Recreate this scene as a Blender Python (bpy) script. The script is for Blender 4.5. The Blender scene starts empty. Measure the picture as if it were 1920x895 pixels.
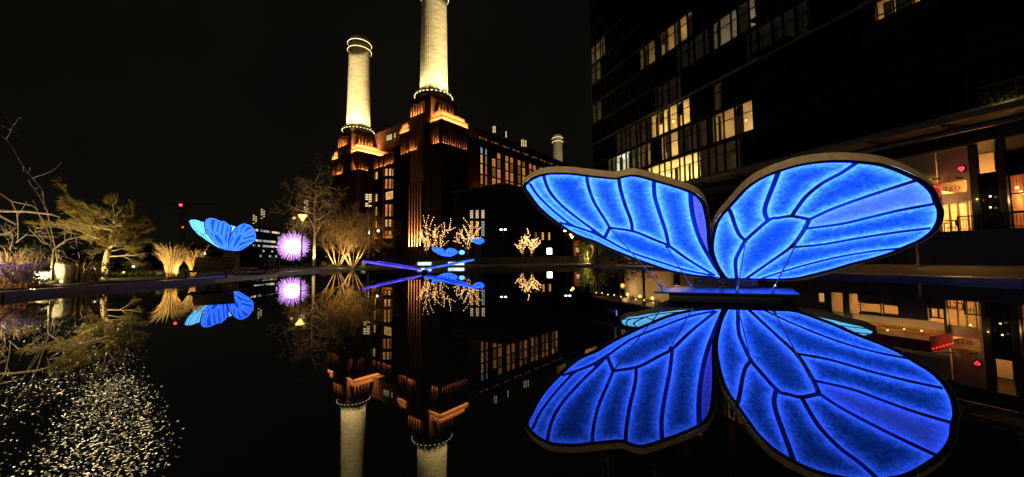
import bpy, bmesh, math, random
import numpy as np
from mathutils import Vector, Matrix, Euler

S = bpy.context.scene
C = S.collection
R = math.radians
PI = math.pi

# ------------------------------------------------------------------ camera
FPX, PITCH, ROLL, CAMZ = 679.5, 0.05884, -0.00818, 0.6      # 1920 px wide frame
W0, H0 = 1920.0, 895.0
cam_d = bpy.data.cameras.new('camera')
cam_d.sensor_width = 36.0
cam_d.sensor_fit = 'HORIZONTAL'
cam_d.lens = 36.0 * FPX / W0
cam_d.clip_start = 0.05
cam_d.clip_end = 6000.0
cam = bpy.data.objects.new('camera', cam_d)
C.objects.link(cam)
S.camera = cam


def ray(px, py):
    """direction of the photograph's pixel in the world (depth along +Y = 1 before pitching)"""
    x = (px - W0 / 2) / FPX
    y = -(py - H0 / 2) / FPX
    cr, sr = math.cos(ROLL), math.sin(ROLL)
    x, y = x * cr - y * sr, x * sr + y * cr
    cp, sp = math.cos(PITCH), math.sin(PITCH)
    return Vector((x, cp - y * sp, sp + y * cp))


_x = ray(960 + FPX, 447.5) - ray(960, 447.5)
_y = ray(960, 447.5 - FPX) - ray(960, 447.5)
_z = -ray(960, 447.5)
M_ = Matrix((_x.normalized(), _y.normalized(), _z.normalized())).transposed().to_4x4()
M_.translation = Vector((0, 0, CAMZ))
cam.matrix_world = M_


def P(px, py, Y):
    d = ray(px, py)
    return Vector((0, 0, CAMZ)) + d * (Y / d.y)


def G(px, py, z=0.1):
    d = ray(px, py)
    return Vector((0, 0, CAMZ)) + d * ((z - CAMZ) / d.z)


# ------------------------------------------------------------------ world, exposure
wd = bpy.data.worlds.new('World')
S.world = wd
wd.use_nodes = True
nt = wd.node_tree
bg = nt.nodes['Background']
tc = nt.nodes.new('ShaderNodeTexCoord')
sx = nt.nodes.new('ShaderNodeSeparateXYZ')
cr = nt.nodes.new('ShaderNodeValToRGB')
nz = nt.nodes.new('ShaderNodeTexNoise')
nz.inputs['Scale'].default_value = 2.2
nz.inputs['Detail'].default_value = 3.0
mx = nt.nodes.new('ShaderNodeMixRGB')
mx.blend_type = 'MULTIPLY'
mx.inputs[0].default_value = 0.8
nt.links.new(tc.outputs['Generated'], sx.inputs[0])
nt.links.new(tc.outputs['Generated'], nz.inputs['Vector'])
nt.links.new(sx.outputs['Z'], cr.inputs[0])
cr.color_ramp.elements[0].position = 0.0
cr.color_ramp.elements[0].color = (0.0068, 0.0060, 0.0044, 1)
cr.color_ramp.elements[1].position = 0.75
cr.color_ramp.elements[1].color = (0.0042, 0.0037, 0.0028, 1)
nt.links.new(cr.outputs[0], mx.inputs[1])
nt.links.new(nz.outputs['Fac'], mx.inputs[2])
nt.links.new(mx.outputs[0], bg.inputs['Color'])
bg.inputs['Strength'].default_value = 1.1

S.view_settings.view_transform = 'Standard'
S.view_settings.look = 'None'
S.view_settings.exposure = 0.0
S.view_settings.gamma = 1.0
S.view_settings.use_curve_mapping = False
S.cycles.use_denoising = True
S.cycles.max_bounces = 6
S.cycles.diffuse_bounces = 3
S.cycles.glossy_bounces = 4
S.cycles.transparent_max_bounces = 12
S.cycles.caustics_reflective = False
S.cycles.caustics_refractive = False
S.cycles.sample_clamp_indirect = 4.0
S.cycles.blur_glossy = 0.2

WARM = (1.0, 0.62, 0.24)
AMBER = (1.0, 0.50, 0.15)


# ------------------------------------------------------------------ lights (helpers)
def _light(kind, name, loc, power, color, parent=None):
    d = bpy.data.lights.new(name, kind)
    d.energy = power
    d.color = color
    d.cycles.use_multiple_importance_sampling = False
    o = bpy.data.objects.new(name, d)
    C.objects.link(o)
    if parent:
        o.parent = parent
    o.location = loc
    return o


def point(name, loc, power, color=WARM, r=0.1, parent=None):
    o = _light('POINT', name, loc, power, color, parent)
    o.data.shadow_soft_size = r
    return o


def spot(name, loc, target, power, angle, color=WARM, blend=0.5, r=0.1, parent=None):
    o = _light('SPOT', name, loc, power, color, parent)
    o.data.spot_size = R(angle)
    o.data.spot_blend = blend
    o.data.shadow_soft_size = r
    d = Vector(target) - Vector(loc)
    o.rotation_euler = d.to_track_quat('-Z', 'Y').to_euler()
    return o


def strip(name, loc, direction, along, length, width, power, color=AMBER, parent=None, spread=180):
    """long thin area lamp: shines to direction, its long side runs along"""
    o = _light('AREA', name, loc, power, color, parent)
    o.data.shape = 'RECTANGLE'
    o.data.size = length
    o.data.size_y = width
    o.data.spread = R(spread)
    z = -Vector(direction).normalized()
    x = Vector(along).normalized()
    y = z.cross(x).normalized()
    x = y.cross(z)
    o.rotation_euler = Matrix((x, y, z)).transposed().to_euler()
    return o


# ------------------------------------------------------------------ materials
def mat(name, col, rough=0.6, metal=0.0, var=0.0, scale=6.0, spec=0.5, bump=0.0, bscale=40.0, coat=0.0):
    m = bpy.data.materials.new(name)
    m.use_nodes = True
    n, l = m.node_tree.nodes, m.node_tree.links
    b = n['Principled BSDF']
    b.inputs['Base Color'].default_value = (*col, 1)
    b.inputs['Roughness'].default_value = rough
    b.inputs['Metallic'].default_value = metal
    b.inputs['Specular IOR Level'].default_value = spec
    t = None
    if var or bump:
        t = n.new('ShaderNodeTexCoord')
    if var:
        z = n.new('ShaderNodeTexNoise')
        z.inputs['Scale'].default_value = scale
        z.inputs['Detail'].default_value = 6
        l.new(t.outputs['Object'], z.inputs['Vector'])
        r = n.new('ShaderNodeValToRGB')
        r.color_ramp.elements[0].position = 0.3
        r.color_ramp.elements[1].position = 0.7
        r.color_ramp.elements[0].color = (*[c * (1 - var) for c in col], 1)
        r.color_ramp.elements[1].color = (*[min(1, c * (1 + var)) for c in col], 1)
        l.new(z.outputs['Fac'], r.inputs[0])
        l.new(r.outputs[0], b.inputs['Base Color'])
    if bump:
        z2 = n.new('ShaderNodeTexNoise')
        z2.inputs['Scale'].default_value = bscale
        z2.inputs['Detail'].default_value = 5
        l.new(t.outputs['Object'], z2.inputs['Vector'])
        bp = n.new('ShaderNodeBump')
        bp.inputs['Strength'].default_value = bump
        bp.inputs['Distance'].default_value = 0.05
        l.new(z2.outputs['Fac'], bp.inputs['Height'])
        l.new(bp.outputs[0], b.inputs['Normal'])
    return m


def emit(name, col, strength, sample=True, var=0.0, scale=1.5):
    m = bpy.data.materials.new(name)
    m.use_nodes = True
    n, l = m.node_tree.nodes, m.node_tree.links
    n.remove(n['Principled BSDF'])
    e = n.new('ShaderNodeEmission')
    e.inputs['Color'].default_value = (*col, 1)
    e.inputs['Strength'].default_value = strength
    l.new(e.outputs[0], n['Material Output'].inputs['Surface'])
    if var:
        t = n.new('ShaderNodeTexCoord')
        z = n.new('ShaderNodeTexNoise')
        z.inputs['Scale'].default_value = scale
        z.inputs['Detail'].default_value = 4
        l.new(t.outputs['Object'], z.inputs['Vector'])
        q = n.new('ShaderNodeMapRange')
        q.inputs['From Min'].default_value = 0.3
        q.inputs['From Max'].default_value = 0.7
        q.inputs['To Min'].default_value = strength * (1 - var)
        q.inputs['To Max'].default_value = strength * (1 + var)
        l.new(z.outputs['Fac'], q.inputs['Value'])
        l.new(q.outputs[0], e.inputs['Strength'])
    if not sample:
        m.cycles.emission_sampling = 'NONE'
    return m


def wing_mat(name, mid, edge, smid, sedge, fib=1.0):
    """lantern cloth: the glow of unbuilt LED tape is painted in, brightest beside the ribs"""
    m = bpy.data.materials.new(name)
    m.use_nodes = True
    n, l = m.node_tree.nodes, m.node_tree.links
    n.remove(n['Principled BSDF'])
    e = n.new('ShaderNodeEmission')
    l.new(e.outputs[0], n['Material Output'].inputs['Surface'])
    a = n.new('ShaderNodeAttribute')
    a.attribute_name = 'rib_light'
    t = n.new('ShaderNodeTexCoord')
    z = n.new('ShaderNodeTexNoise')
    z.inputs['Scale'].default_value = 13.0
    z.inputs['Detail'].default_value = 9
    z.inputs['Roughness'].default_value = 0.72
    z.inputs['Distortion'].default_value = 1.2
    l.new(t.outputs['Object'], z.inputs['Vector'])
    # wrinkled fibres: ridged noise
    z2 = n.new('ShaderNodeTexNoise')
    z2.inputs['Scale'].default_value = 26.0
    z2.inputs['Detail'].default_value = 3
    z2.inputs['Distortion'].default_value = 2.5
    l.new(t.outputs['Object'], z2.inputs['Vector'])
    sb = n.new('ShaderNodeMath'); sb.operation = 'SUBTRACT'; sb.inputs[1].default_value = 0.5
    l.new(z2.outputs['Fac'], sb.inputs[0])
    ab = n.new('ShaderNodeMath'); ab.operation = 'ABSOLUTE'
    l.new(sb.outputs[0], ab.inputs[0])
    fr = n.new('ShaderNodeMapRange')
    fr.inputs['From Min'].default_value = 0.0
    fr.inputs['From Max'].default_value = 0.035
    fr.inputs['To Min'].default_value = 0.45
    fr.inputs['To Max'].default_value = 1.0
    l.new(ab.outputs[0], fr.inputs['Value'])
    # modulated rib distance
    zr = n.new('ShaderNodeMapRange')
    zr.inputs['From Min'].default_value = 0.25
    zr.inputs['From Max'].default_value = 0.75
    zr.inputs['To Min'].default_value = -0.32
    zr.inputs['To Max'].default_value = 0.32
    l.new(z.outputs['Fac'], zr.inputs['Value'])
    ad = n.new('ShaderNodeMath'); ad.operation = 'ADD'; ad.use_clamp = True
    l.new(a.outputs['Fac'], ad.inputs[0])
    l.new(zr.outputs[0], ad.inputs[1])
    mc = n.new('ShaderNodeMixRGB')
    mc.inputs[1].default_value = (*mid, 1)
    mc.inputs[2].default_value = (*edge, 1)
    l.new(ad.outputs[0], mc.inputs[0])
    # paler wool fibres in the cloth
    z3 = n.new('ShaderNodeTexNoise')
    z3.inputs['Scale'].default_value = 42.0
    z3.inputs['Detail'].default_value = 4
    z3.inputs['Roughness'].default_value = 0.8
    z3.inputs['Distortion'].default_value = 1.5
    l.new(t.outputs['Object'], z3.inputs['Vector'])
    fq_ = n.new('ShaderNodeMapRange')
    fq_.inputs['From Min'].default_value = 0.48
    fq_.inputs['From Max'].default_value = 0.72
    fq_.inputs['To Max'].default_value = 0.75
    l.new(z3.outputs['Fac'], fq_.inputs['Value'])
    mf = n.new('ShaderNodeMixRGB')
    mf.inputs[2].default_value = (edge[0] * 1.8 + .012, edge[1] * 1.6 + .06, 1.0, 1)
    l.new(fq_.outputs[0], mf.inputs[0])
    l.new(mc.outputs[0], mf.inputs[1])
    l.new(mf.outputs[0], e.inputs['Color'])
    sr = n.new('ShaderNodeMapRange')
    sr.inputs['To Min'].default_value = smid
    sr.inputs['To Max'].default_value = sedge
    pw_ = n.new('ShaderNodeMath'); pw_.operation = 'POWER'; pw_.inputs[1].default_value = 1.9
    l.new(ad.outputs[0], pw_.inputs[0])
    l.new(pw_.outputs[0], sr.inputs['Value'])
    mu = n.new('ShaderNodeMath'); mu.operation = 'MULTIPLY'
    l.new(sr.outputs[0], mu.inputs[0])
    l.new(fr.outputs[0], mu.inputs[1])
    l.new(mu.outputs[0], e.inputs['Strength'])
    return m


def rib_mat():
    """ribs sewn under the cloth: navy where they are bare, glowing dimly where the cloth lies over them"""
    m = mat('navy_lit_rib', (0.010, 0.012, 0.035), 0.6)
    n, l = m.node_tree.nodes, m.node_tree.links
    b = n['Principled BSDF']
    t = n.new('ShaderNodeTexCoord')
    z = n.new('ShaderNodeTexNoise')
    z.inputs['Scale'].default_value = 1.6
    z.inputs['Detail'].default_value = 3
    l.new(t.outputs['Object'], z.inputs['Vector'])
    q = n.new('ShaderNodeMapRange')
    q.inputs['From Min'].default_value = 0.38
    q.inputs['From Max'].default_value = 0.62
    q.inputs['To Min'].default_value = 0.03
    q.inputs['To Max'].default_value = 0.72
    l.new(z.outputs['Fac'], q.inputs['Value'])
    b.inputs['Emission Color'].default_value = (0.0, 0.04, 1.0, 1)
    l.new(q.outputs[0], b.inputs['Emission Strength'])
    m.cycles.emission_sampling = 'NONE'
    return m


def brick_mat(name, c1, c2, mortar, scale):
    m = mat(name, c1, 0.85)
    n, l = m.node_tree.nodes, m.node_tree.links
    b = n['Principled BSDF']
    t = n.new('ShaderNodeTexCoord')
    z = n.new('ShaderNodeTexNoise')
    z.inputs['Scale'].default_value = scale
    z.inputs['Detail'].default_value = 8
    z.inputs['Roughness'].default_value = 0.7
    mp = n.new('ShaderNodeMapping')
    mp.inputs['Scale'].default_value = (1, 1, 3.5)
    l.new(t.outputs['Object'], mp.inputs[0])
    l.new(mp.outputs[0], z.inputs['Vector'])
    r = n.new('ShaderNodeValToRGB')
    r.color_ramp.elements[0].position = 0.3
    r.color_ramp.elements[0].color = (*c1, 1)
    r.color_ramp.elements[1].position = 0.68
    r.color_ramp.elements[1].color = (*c2, 1)
    l.new(z.outputs['Fac'], r.inputs[0])
    l.new(r.outputs[0], b.inputs['Base Color'])
    return m


def chimney_mat():
    m = mat('chimney_concrete', (0.72, 0.66, 0.52), 0.8)
    n, l = m.node_tree.nodes, m.node_tree.links
    b = n['Principled BSDF']
    t = n.new('ShaderNodeTexCoord')
    mp = n.new('ShaderNodeMapping')
    mp.inputs['Scale'].default_value = (0.35, 0.35, 1.6)
    l.new(t.outputs['Object'], mp.inputs[0])
    z = n.new('ShaderNodeTexNoise')
    z.inputs['Scale'].default_value = 1.3
    z.inputs['Detail'].default_value = 10
    z.inputs['Roughness'].default_value = 0.75
    l.new(mp.outputs[0], z.inputs['Vector'])
    r = n.new('ShaderNodeValToRGB')
    r.color_ramp.elements[0].position = 0.36
    r.color_ramp.elements[0].color = (0.36, 0.31, 0.21, 1)
    r.color_ramp.elements[1].position = 0.56
    r.color_ramp.elements[1].color = (0.74, 0.68, 0.54, 1)
    l.new(z.outputs['Fac'], r.inputs[0])
    # horizontal pour lines of the concrete lifts
    wv = n.new('ShaderNodeTexWave')
    wv.bands_direction = 'Z'
    wv.inputs['Scale'].default_value = 0.42
    wv.inputs['Distortion'].default_value = 1.0
    wv.inputs['Detail'].default_value = 2
    l.new(t.outputs['Object'], wv.inputs['Vector'])
    rw = n.new('ShaderNodeMapRange')
    rw.inputs['To Min'].default_value = 0.8
    l.new(wv.outputs['Fac'], rw.inputs['Value'])
    mm = n.new('ShaderNodeMixRGB'); mm.blend_type = 'MULTIPLY'; mm.inputs[0].default_value = 1
    l.new(r.outputs[0], mm.inputs[1])
    l.new(rw.outputs[0], mm.inputs[2])
    l.new(mm.outputs[0], b.inputs['Base Color'])
    return m


def water_mat():
    m = bpy.data.materials.new('still_dark_water')
    m.use_nodes = True
    n, l = m.node_tree.nodes, m.node_tree.links
    b = n['Principled BSDF']
    b.inputs['Base Color'].default_value = (0.0015, 0.0018, 0.002, 1)
    b.inputs['Roughness'].default_value = 0.0
    b.inputs['IOR'].default_value = 1.34
    t = n.new('ShaderNodeTexCoord')
    z = n.new('ShaderNodeTexNoise')
    z.inputs['Scale'].default_value = 1.1
    z.inputs['Detail'].default_value = 3
    l.new(t.outputs['Object'], z.inputs['Vector'])
    bp = n.new('ShaderNodeBump')
    bp.inputs['Strength'].default_value = 0.02
    bp.inputs['Distance'].default_value = 0.02
    l.new(z.outputs['Fac'], bp.inputs['Height'])
    l.new(bp.outputs[0], b.inputs['Normal'])
    return m


def glass_mat(name, tint=(1, 1, 1), refl=0.06):
    m = bpy.data.materials.new(name)
    m.use_nodes = True
    n, l = m.node_tree.nodes, m.node_tree.links
    n.remove(n['Principled BSDF'])
    tr = n.new('ShaderNodeBsdfTransparent')
    tr.inputs['Color'].default_value = (*tint, 1)
    gl = n.new('ShaderNodeBsdfGlossy')
    gl.inputs['Roughness'].default_value = 0.02
    mi = n.new('ShaderNodeMixShader')
    mi.inputs[0].default_value = refl
    l.new(tr.outputs[0], mi.inputs[1])
    l.new(gl.outputs[0], mi.inputs[2])
    l.new(mi.outputs[0], n['Material Output'].inputs['Surface'])
    return m


MT = {}
MT['brick'] = brick_mat('dark_brick', (0.10, 0.045, 0.025), (0.18, 0.085, 0.045), (0.2, 0.15, 0.1), 1.2)
MT['concrete'] = mat('grey_concrete', (0.25, 0.24, 0.22), 0.85, var=0.25, scale=1.5, bump=0.2)
MT['chimney'] = chimney_mat()
MT['black_metal'] = mat('black_metal', (0.02, 0.02, 0.022), 0.45, 0.6, var=0.3)
MT['dark_frame'] = mat('dark_window_frame', (0.03, 0.03, 0.032), 0.5, 0.4, var=0.2)
MT['cladding'] = mat('dark_cladding', (0.035, 0.034, 0.036), 0.4, 0.3, var=0.3, scale=0.6)
MT['dark_glass'] = mat('dark_glass', (0.006, 0.006, 0.008), 0.06, 0.0, spec=0.6)
MT['glass'] = glass_mat('window_glass')
MT['steel'] = mat('steel', (0.45, 0.45, 0.47), 0.3, 0.9, var=0.2, scale=20)
MT['platform'] = mat('platform_metal', (0.11, 0.11, 0.12), 0.28, 0.85, var=0.3, scale=8)
MT['wing_frame'] = mat('navy_wing_frame', (0.010, 0.012, 0.035), 0.6, var=0.3, scale=20)
MT['rim'] = mat('beige_wing_rim', (0.46, 0.34, 0.19), 0.75, var=0.2, scale=12, bump=0.1)
MT['paving'] = mat('dark_paving', (0.055, 0.050, 0.045), 0.7, var=0.3, scale=0.7, bump=0.3, bscale=8)
MT['soil'] = mat('planting_soil', (0.06, 0.045, 0.03), 0.95, var=0.4, scale=3, bump=0.6, bscale=12)
MT['kerb'] = mat('dark_stone_kerb', (0.075, 0.070, 0.070), 0.30, var=0.25, scale=2.5, bump=0.15)
MT['bark'] = mat('pale_bark', (0.34, 0.27, 0.17), 0.9, var=0.35, scale=12, bump=0.5, bscale=50)
MT['bark_dark'] = mat('brown_bark', (0.16, 0.11, 0.065), 0.9, var=0.35, scale=12)
MT['twig'] = mat('golden_twig', (0.42, 0.30, 0.13), 0.85, var=0.35, scale=9)
MT['needle'] = mat('olive_needles', (0.23, 0.18, 0.03), 0.8, var=0.4, scale=5)
MT['straw'] = mat('straw_blades', (0.52, 0.38, 0.18), 0.85, var=0.3, scale=7)
MT['dry_leaf'] = mat('dry_leaves', (0.36, 0.23, 0.10), 0.8, var=0.5, scale=7)
MT['pale_leaf'] = mat('pale_floating_leaf', (0.60, 0.52, 0.33), 0.6, var=0.3, scale=20)
MT['purple_leaf'] = mat('purple_flowers', (0.30, 0.22, 0.42), 0.8, var=0.5, scale=14)
MT['green_leaf'] = mat('green_leaves', (0.07, 0.09, 0.02), 0.7, var=0.5, scale=8)
MT['wood'] = mat('bench_timber', (0.11, 0.07, 0.05), 0.6, var=0.35, scale=9)
MT['cream'] = mat('cream_wall', (0.62, 0.54, 0.40), 0.8, var=0.08, scale=1.2)
MT['room'] = mat('room_plaster', (0.72, 0.66, 0.52), 0.85, var=0.05, scale=0.8)
MT['curtain'] = mat('curtain_cloth', (0.62, 0.52, 0.36), 0.9, var=0.1)
MT['red'] = mat('red_awning_cloth', (0.45, 0.012, 0.015), 0.8, var=0.25, scale=3)
MT['stone'] = mat('pale_boulder', (0.55, 0.50, 0.36), 0.9, var=0.2, scale=5, bump=0.4, bscale=15)
MT['navy'] = mat('navy_paint', (0.016, 0.02, 0.05), 0.6, var=0.2)
MT['letter'] = mat('dark_brown_letter', (0.06, 0.03, 0.015), 0.7)
MT['water'] = water_mat()
MT['blue'] = wing_mat('blue_lantern_cloth', (0.0012, 0.082, 1.0), (0.021, 0.082, 1.0), 0.95, 9.0)
MT['violet'] = wing_mat('violet_lantern_cloth', (0.045, 0.05, 1.0), (0.04, 0.05, 1.0), 1.3, 3.2)
MT['bluev'] = wing_mat('periwinkle_lantern_cloth', (0.035, 0.09, 1.0), (0.018, 0.058, 1.0), 2.1, 9.0)
MT['cyan'] = wing_mat('cyan_lantern_cloth', (0.12, 0.52, 1.0), (0.14, 0.56, 1.0), 2.0, 2.6)
MT['rim_violet'] = emit('violet_lit_rim', (.16, .10, 1.0), 1.1, var=.4)  # emissive rims: glow of the lit cloth put onto the wing edges
MT['rim_blue'] = emit('blue_lit_rim', (.05, .14, 1.0), 1.6, var=.5)
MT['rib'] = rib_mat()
MT['bulb'] = emit('warm_bulb', (1.0, 0.56, 0.2), 3.2, sample=False)
MT['fairy'] = emit('fairy_bulb', (1.0, 0.52, 0.18), 4.0, sample=False)
MT['led_cream'] = emit('led_ring', (1.0, 0.78, 0.36), 2.2, sample=False)
MT['lamp_white'] = emit('white_lamp', (1.0, 0.93, 0.75), 8.0, sample=False)
MT['lamp_yellow'] = emit('yellow_lamp', (1.0, 0.62, 0.12), 5.0, sample=False)
MT['lamp_red'] = emit('red_lamp', (1.0, 0.02, 0.03), 12.0, sample=False)
MT['dandelion'] = emit('violet_light_rods', (0.74, 0.36, 1.0), 2.6, sample=True)
MT['dandelion_core'] = emit('white_violet_core', (1.0, 0.72, 1.0), 3.5, sample=True)
MT['white_panel'] = emit('white_light_panel', (0.72, 1.0, 0.88), 1.3, sample=False, var=0.4, scale=2.0)
MT['heater'] = emit('orange_heater', (1.0, 0.22, 0.03), 7.0, sample=False)
for k, (c, s) in {'pane_amber': ((1.0, 0.36, 0.075), 0.62), 'pane_gold': ((1.0, 0.50, 0.14), 0.95),
                  'pane_dim': ((1.0, 0.42, 0.12), 0.20), 'pane_blue': ((0.45, 0.72, 1.0), 0.65),
                  'pane_cream': ((1.0, 0.74, 0.34), 0.9), 'pane_white': ((0.86, 1.0, 0.95), 0.36),
                  'bottle_glow': ((1.0, 0.36, 0.08), 0.8)}.items():
    MT[k] = emit(k, c, s, sample=False, var=0.35, scale=0.9)


# ------------------------------------------------------------------ mesh builder
class MB:
    def __init__(self):
        self.v, self.f, self.m = [], [], []

    def add(self, vs, fs, m=0):
        o = len(self.v)
        self.v += [tuple(p) for p in vs]
        self.f += [tuple(i + o for i in f) for f in fs]
        self.m += [m] * len(fs)
        return self

    def box(self, a, b, m=0):
        (x0, y0, z0), (x1, y1, z1) = a, b
        vs = [(x0, y0, z0), (x1, y0, z0), (x1, y1, z0), (x0, y1, z0), (x0, y0, z1), (x1, y0, z1), (x1, y1, z1), (x0, y1, z1)]
        return self.add(vs, [(0, 3, 2, 1), (4, 5, 6, 7), (0, 1, 5, 4), (1, 2, 6, 5), (2, 3, 7, 6), (3, 0, 4, 7)], m)

    def obox(self, c, ux, uy, uz, m=0):
        c, ux, uy, uz = map(Vector, (c, ux, uy, uz))
        vs = [c + ux * a + uy * b + uz * d for d in (-1, 1) for a, b in ((-1, -1), (1, -1), (1, 1), (-1, 1))]
        return self.add(vs, [(0, 3, 2, 1), (4, 5, 6, 7), (0, 1, 5, 4), (1, 2, 6, 5), (2, 3, 7, 6), (3, 0, 4, 7)], m)

    def tube(self, pts, rad, n=6, m=0, cap=True):
        pts = [Vector(p) for p in pts]
        if not isinstance(rad, (list, tuple)):
            rad = [rad] * len(pts)
        o = len(self.v)
        prev = None
        for i, p in enumerate(pts):
            t = (pts[min(i + 1, len(pts) - 1)] - pts[max(i - 1, 0)])
            t = t.normalized() if t.length > 1e-9 else Vector((0, 0, 1))
            if prev is None:
                a = Vector((0, 0, 1)) if abs(t.z) < 0.9 else Vector((1, 0, 0))
                u = t.cross(a).normalized()
            else:
                u = (prev - t * prev.dot(t))
                u = u.normalized() if u.length > 1e-6 else t.orthogonal().normalized()
            prev = u
            w = t.cross(u)
            for k in range(n):
                an = 2 * PI * k / n
                self.v.append(tuple(p + (u * math.cos(an) + w * math.sin(an)) * rad[i]))
        for i in range(len(pts) - 1):
            for k in range(n):
                a, b = o + i * n + k, o + i * n + (k + 1) % n
                self.f.append((a, b, b + n, a + n)); self.m.append(m)
        if cap:
            self.f.append(tuple(o + k for k in reversed(range(n)))); self.m.append(m)
            e = o + (len(pts) - 1) * n
            self.f.append(tuple(e + k for k in range(n))); self.m.append(m)
        return self

    def lathe(self, prof, n=24, c=(0, 0, 0), m=0, flute=0.0):
        o = len(self.v)
        for r, z in prof:
            for k in range(n):
                a = 2 * PI * k / n
                rr = r * (1 - flute * (k % 2))
                self.v.append((c[0] + rr * math.cos(a), c[1] + rr * math.sin(a), c[2] + z))
        for i in range(len(prof) - 1):
            for k in range(n):
                a, b = o + i * n + k, o + i * n + (k + 1) % n
                self.f.append((a, b, b + n, a + n)); self.m.append(m)
        return self

    def octa(self, c, r, m=0):
        c = Vector(c)
        vs = [c + Vector(d) * r for d in ((1, 0, 0), (-1, 0, 0), (0, 1, 0), (0, -1, 0), (0, 0, 1), (0, 0, -1))]
        return self.add(vs, [(0, 2, 4), (2, 1, 4), (1, 3, 4), (3, 0, 4), (2, 0, 5), (1, 2, 5), (3, 1, 5), (0, 3, 5)], m)

    def ball(self, c, r, n=10, m=0, sz=1.0):
        prof = [(max(1e-4, r * math.sin(PI * i / (n // 2))), -r * sz * math.cos(PI * i / (n // 2))) for i in range(n // 2 + 1)]
        return self.lathe(prof, n, c, m)

    def prism(self, poly, z0, z1, m=0):
        n = len(poly)
        vs = [(x, y, z0) for x, y in poly] + [(x, y, z1) for x, y in poly]
        fs = [tuple(reversed(range(n))), tuple(range(n, 2 * n))] + [(i, (i + 1) % n, n + (i + 1) % n, n + i) for i in range(n)]
        return self.add(vs, fs, m)

    def mesh(self, name, mats, smooth=False):
        me = bpy.data.meshes.new(name)
        me.from_pydata(self.v, [], self.f)
        for k in (mats if isinstance(mats, (list, tuple)) else [mats]):
            me.materials.append(MT[k] if isinstance(k, str) else k)
        me.polygons.foreach_set('material_index', self.m)
        if smooth:
            me.polygons.foreach_set('use_smooth', [True] * len(self.f))
        me.update()
        return me

    def build(self, name, mats, parent=None, smooth=False, loc=None):
        return obj(name, self.mesh(name, mats, smooth), parent, loc)


def obj(name, me, parent=None, loc=None):
    o = bpy.data.objects.new(name, me)
    C.objects.link(o)
    if parent:
        o.parent = parent
    if loc is not None:
        o.location = loc
    return o


def tag(o, label=None, cat=None, group=None, kind=None):
    if label: o['label'] = label
    if cat: o['category'] = cat
    if group: o['group'] = group
    if kind: o['kind'] = kind
    return o


def thing(name, label, cat, loc=(0, 0, 0), rz=0.0, group=None):
    o = obj(name, None, None, loc)
    o.rotation_euler = (0, 0, rz)
    o.empty_display_size = 0.3
    return tag(o, label, cat, group)


def structure(o):
    o['kind'] = 'structure'
    return o


def stuff(o):
    o['kind'] = 'stuff'
    return o


def copy_tree(o, parent=None):
    c = o.copy()
    C.objects.link(c)
    if parent:
        c.parent = parent
    for ch in [x for x in o.children]:
        copy_tree(ch, c)
    return c


# ================================================================== SETTING
POOL = [(-8.6, -14), (-8.94, 6.37), (-9.17, 7.28), (-9.28, 8.34), (-9.44, 9.76), (-9.94, 12.11), (-11.09, 17.2), (-11.7, 22.1), (-11.4, 28.7),
        (-8.3, 34.9), (-0.5, 34.5), (6.16, 30.1), (8.6, 19.5), (9.57, 12.1), (10.35, 9.7), (10.8, 7.7), (11.0, -14)]
mb = MB()
mb.add([(x, y, 0.0) for x, y in [(-12, -14), (-12, 35.2), (11.5, 35.2), (11.5, -14)]], [(3, 2, 1, 0)])
structure(mb.build('water', 'water'))
# ground: one sheet with the pool left open, out to the horizon, and the pool's side walls
bm = bmesh.new()
outer = [(-3000, -14), (-3000, 4000), (3000, 4000), (3000, -14)]
pts = POOL + list(reversed(outer))
vs = [bm.verts.new((x, y, 0.1)) for x, y in pts]
f = bm.faces.new(vs)
bmesh.ops.triangulate(bm, faces=[f])
lo = [bm.verts.new((x, y, -0.3)) for x, y in POOL]
for i in range(len(POOL) - 1):
    bm.faces.new((vs[i], vs[i + 1], lo[i + 1], lo[i]))
bmesh.ops.recalc_face_normals(bm, faces=bm.faces)
me = bpy.data.meshes.new('ground'); bm.to_mesh(me); bm.free()
me.materials.append(MT['paving'])
structure(obj('ground', me))
# stone kerb blocks round the pool
kerb = structure(obj('pool_kerb', None))
for i in range(len(POOL) - 1):
    a, b = Vector((*POOL[i], 0)), Vector((*POOL[i + 1], 0))
    d = b - a
    L = d.length
    n = max(1, int(L / 1.6))
    if i in (0, len(POOL) - 2):
        n = 6
    t = d.normalized()
    nrm = Vector((-t.y, t.x, 0))
    for k in range(n):
        c = a + d * ((k + 0.5) / n) + nrm * 0.13 + Vector((0, 0, 0.045))
        m_ = MB().obox((0, 0, 0), t * (L / n / 2 - 0.012), nrm * 0.17, (0, 0, 0.065))
        m_.build('kerb_stone', 'kerb', kerb, loc=c)
# raised plaza in front of the power station
mb = MB()
mb.prism([(-80, 47), (40, 47), (40, 400), (-80, 400)], 0.05, 1.0)
structure(mb.build('plaza', 'paving'))
# planted left bank
mb = MB()
bank = [(-9.25, 4), (-9.35, 6.4), (-9.6, 7.4), (-9.72, 8.4), (-9.9, 9.9), (-10.4, 12.2), (-11.55, 17.3), (-12.15, 22.2), (-11.9, 28.9), (-14, 33), (-34, 36), (-36, 4)]
mb.prism(bank, 0.02, 0.135)
structure(mb.build('planting_bed', 'soil'))

# ================================================================== BUTTERFLY SCULPTURES
PLN = Vector((-0.193, -0.443, -0.8755)).normalized()
POFF = -3.715
AX = Vector((0.917, -0.400, 0)).normalized()
TX = Vector((-AX.y, AX.x, 0))                      # horizontal, away from the camera
TT = AX.cross(PLN); TT = -TT if TT.z < 0 else TT   # up along the wing


def onwing(px, py):
    d = ray(px, py)
    o = Vector((0, 0, CAMZ))
    return o + d * ((POFF - PLN.dot(o)) / PLN.dot(d))


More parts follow.
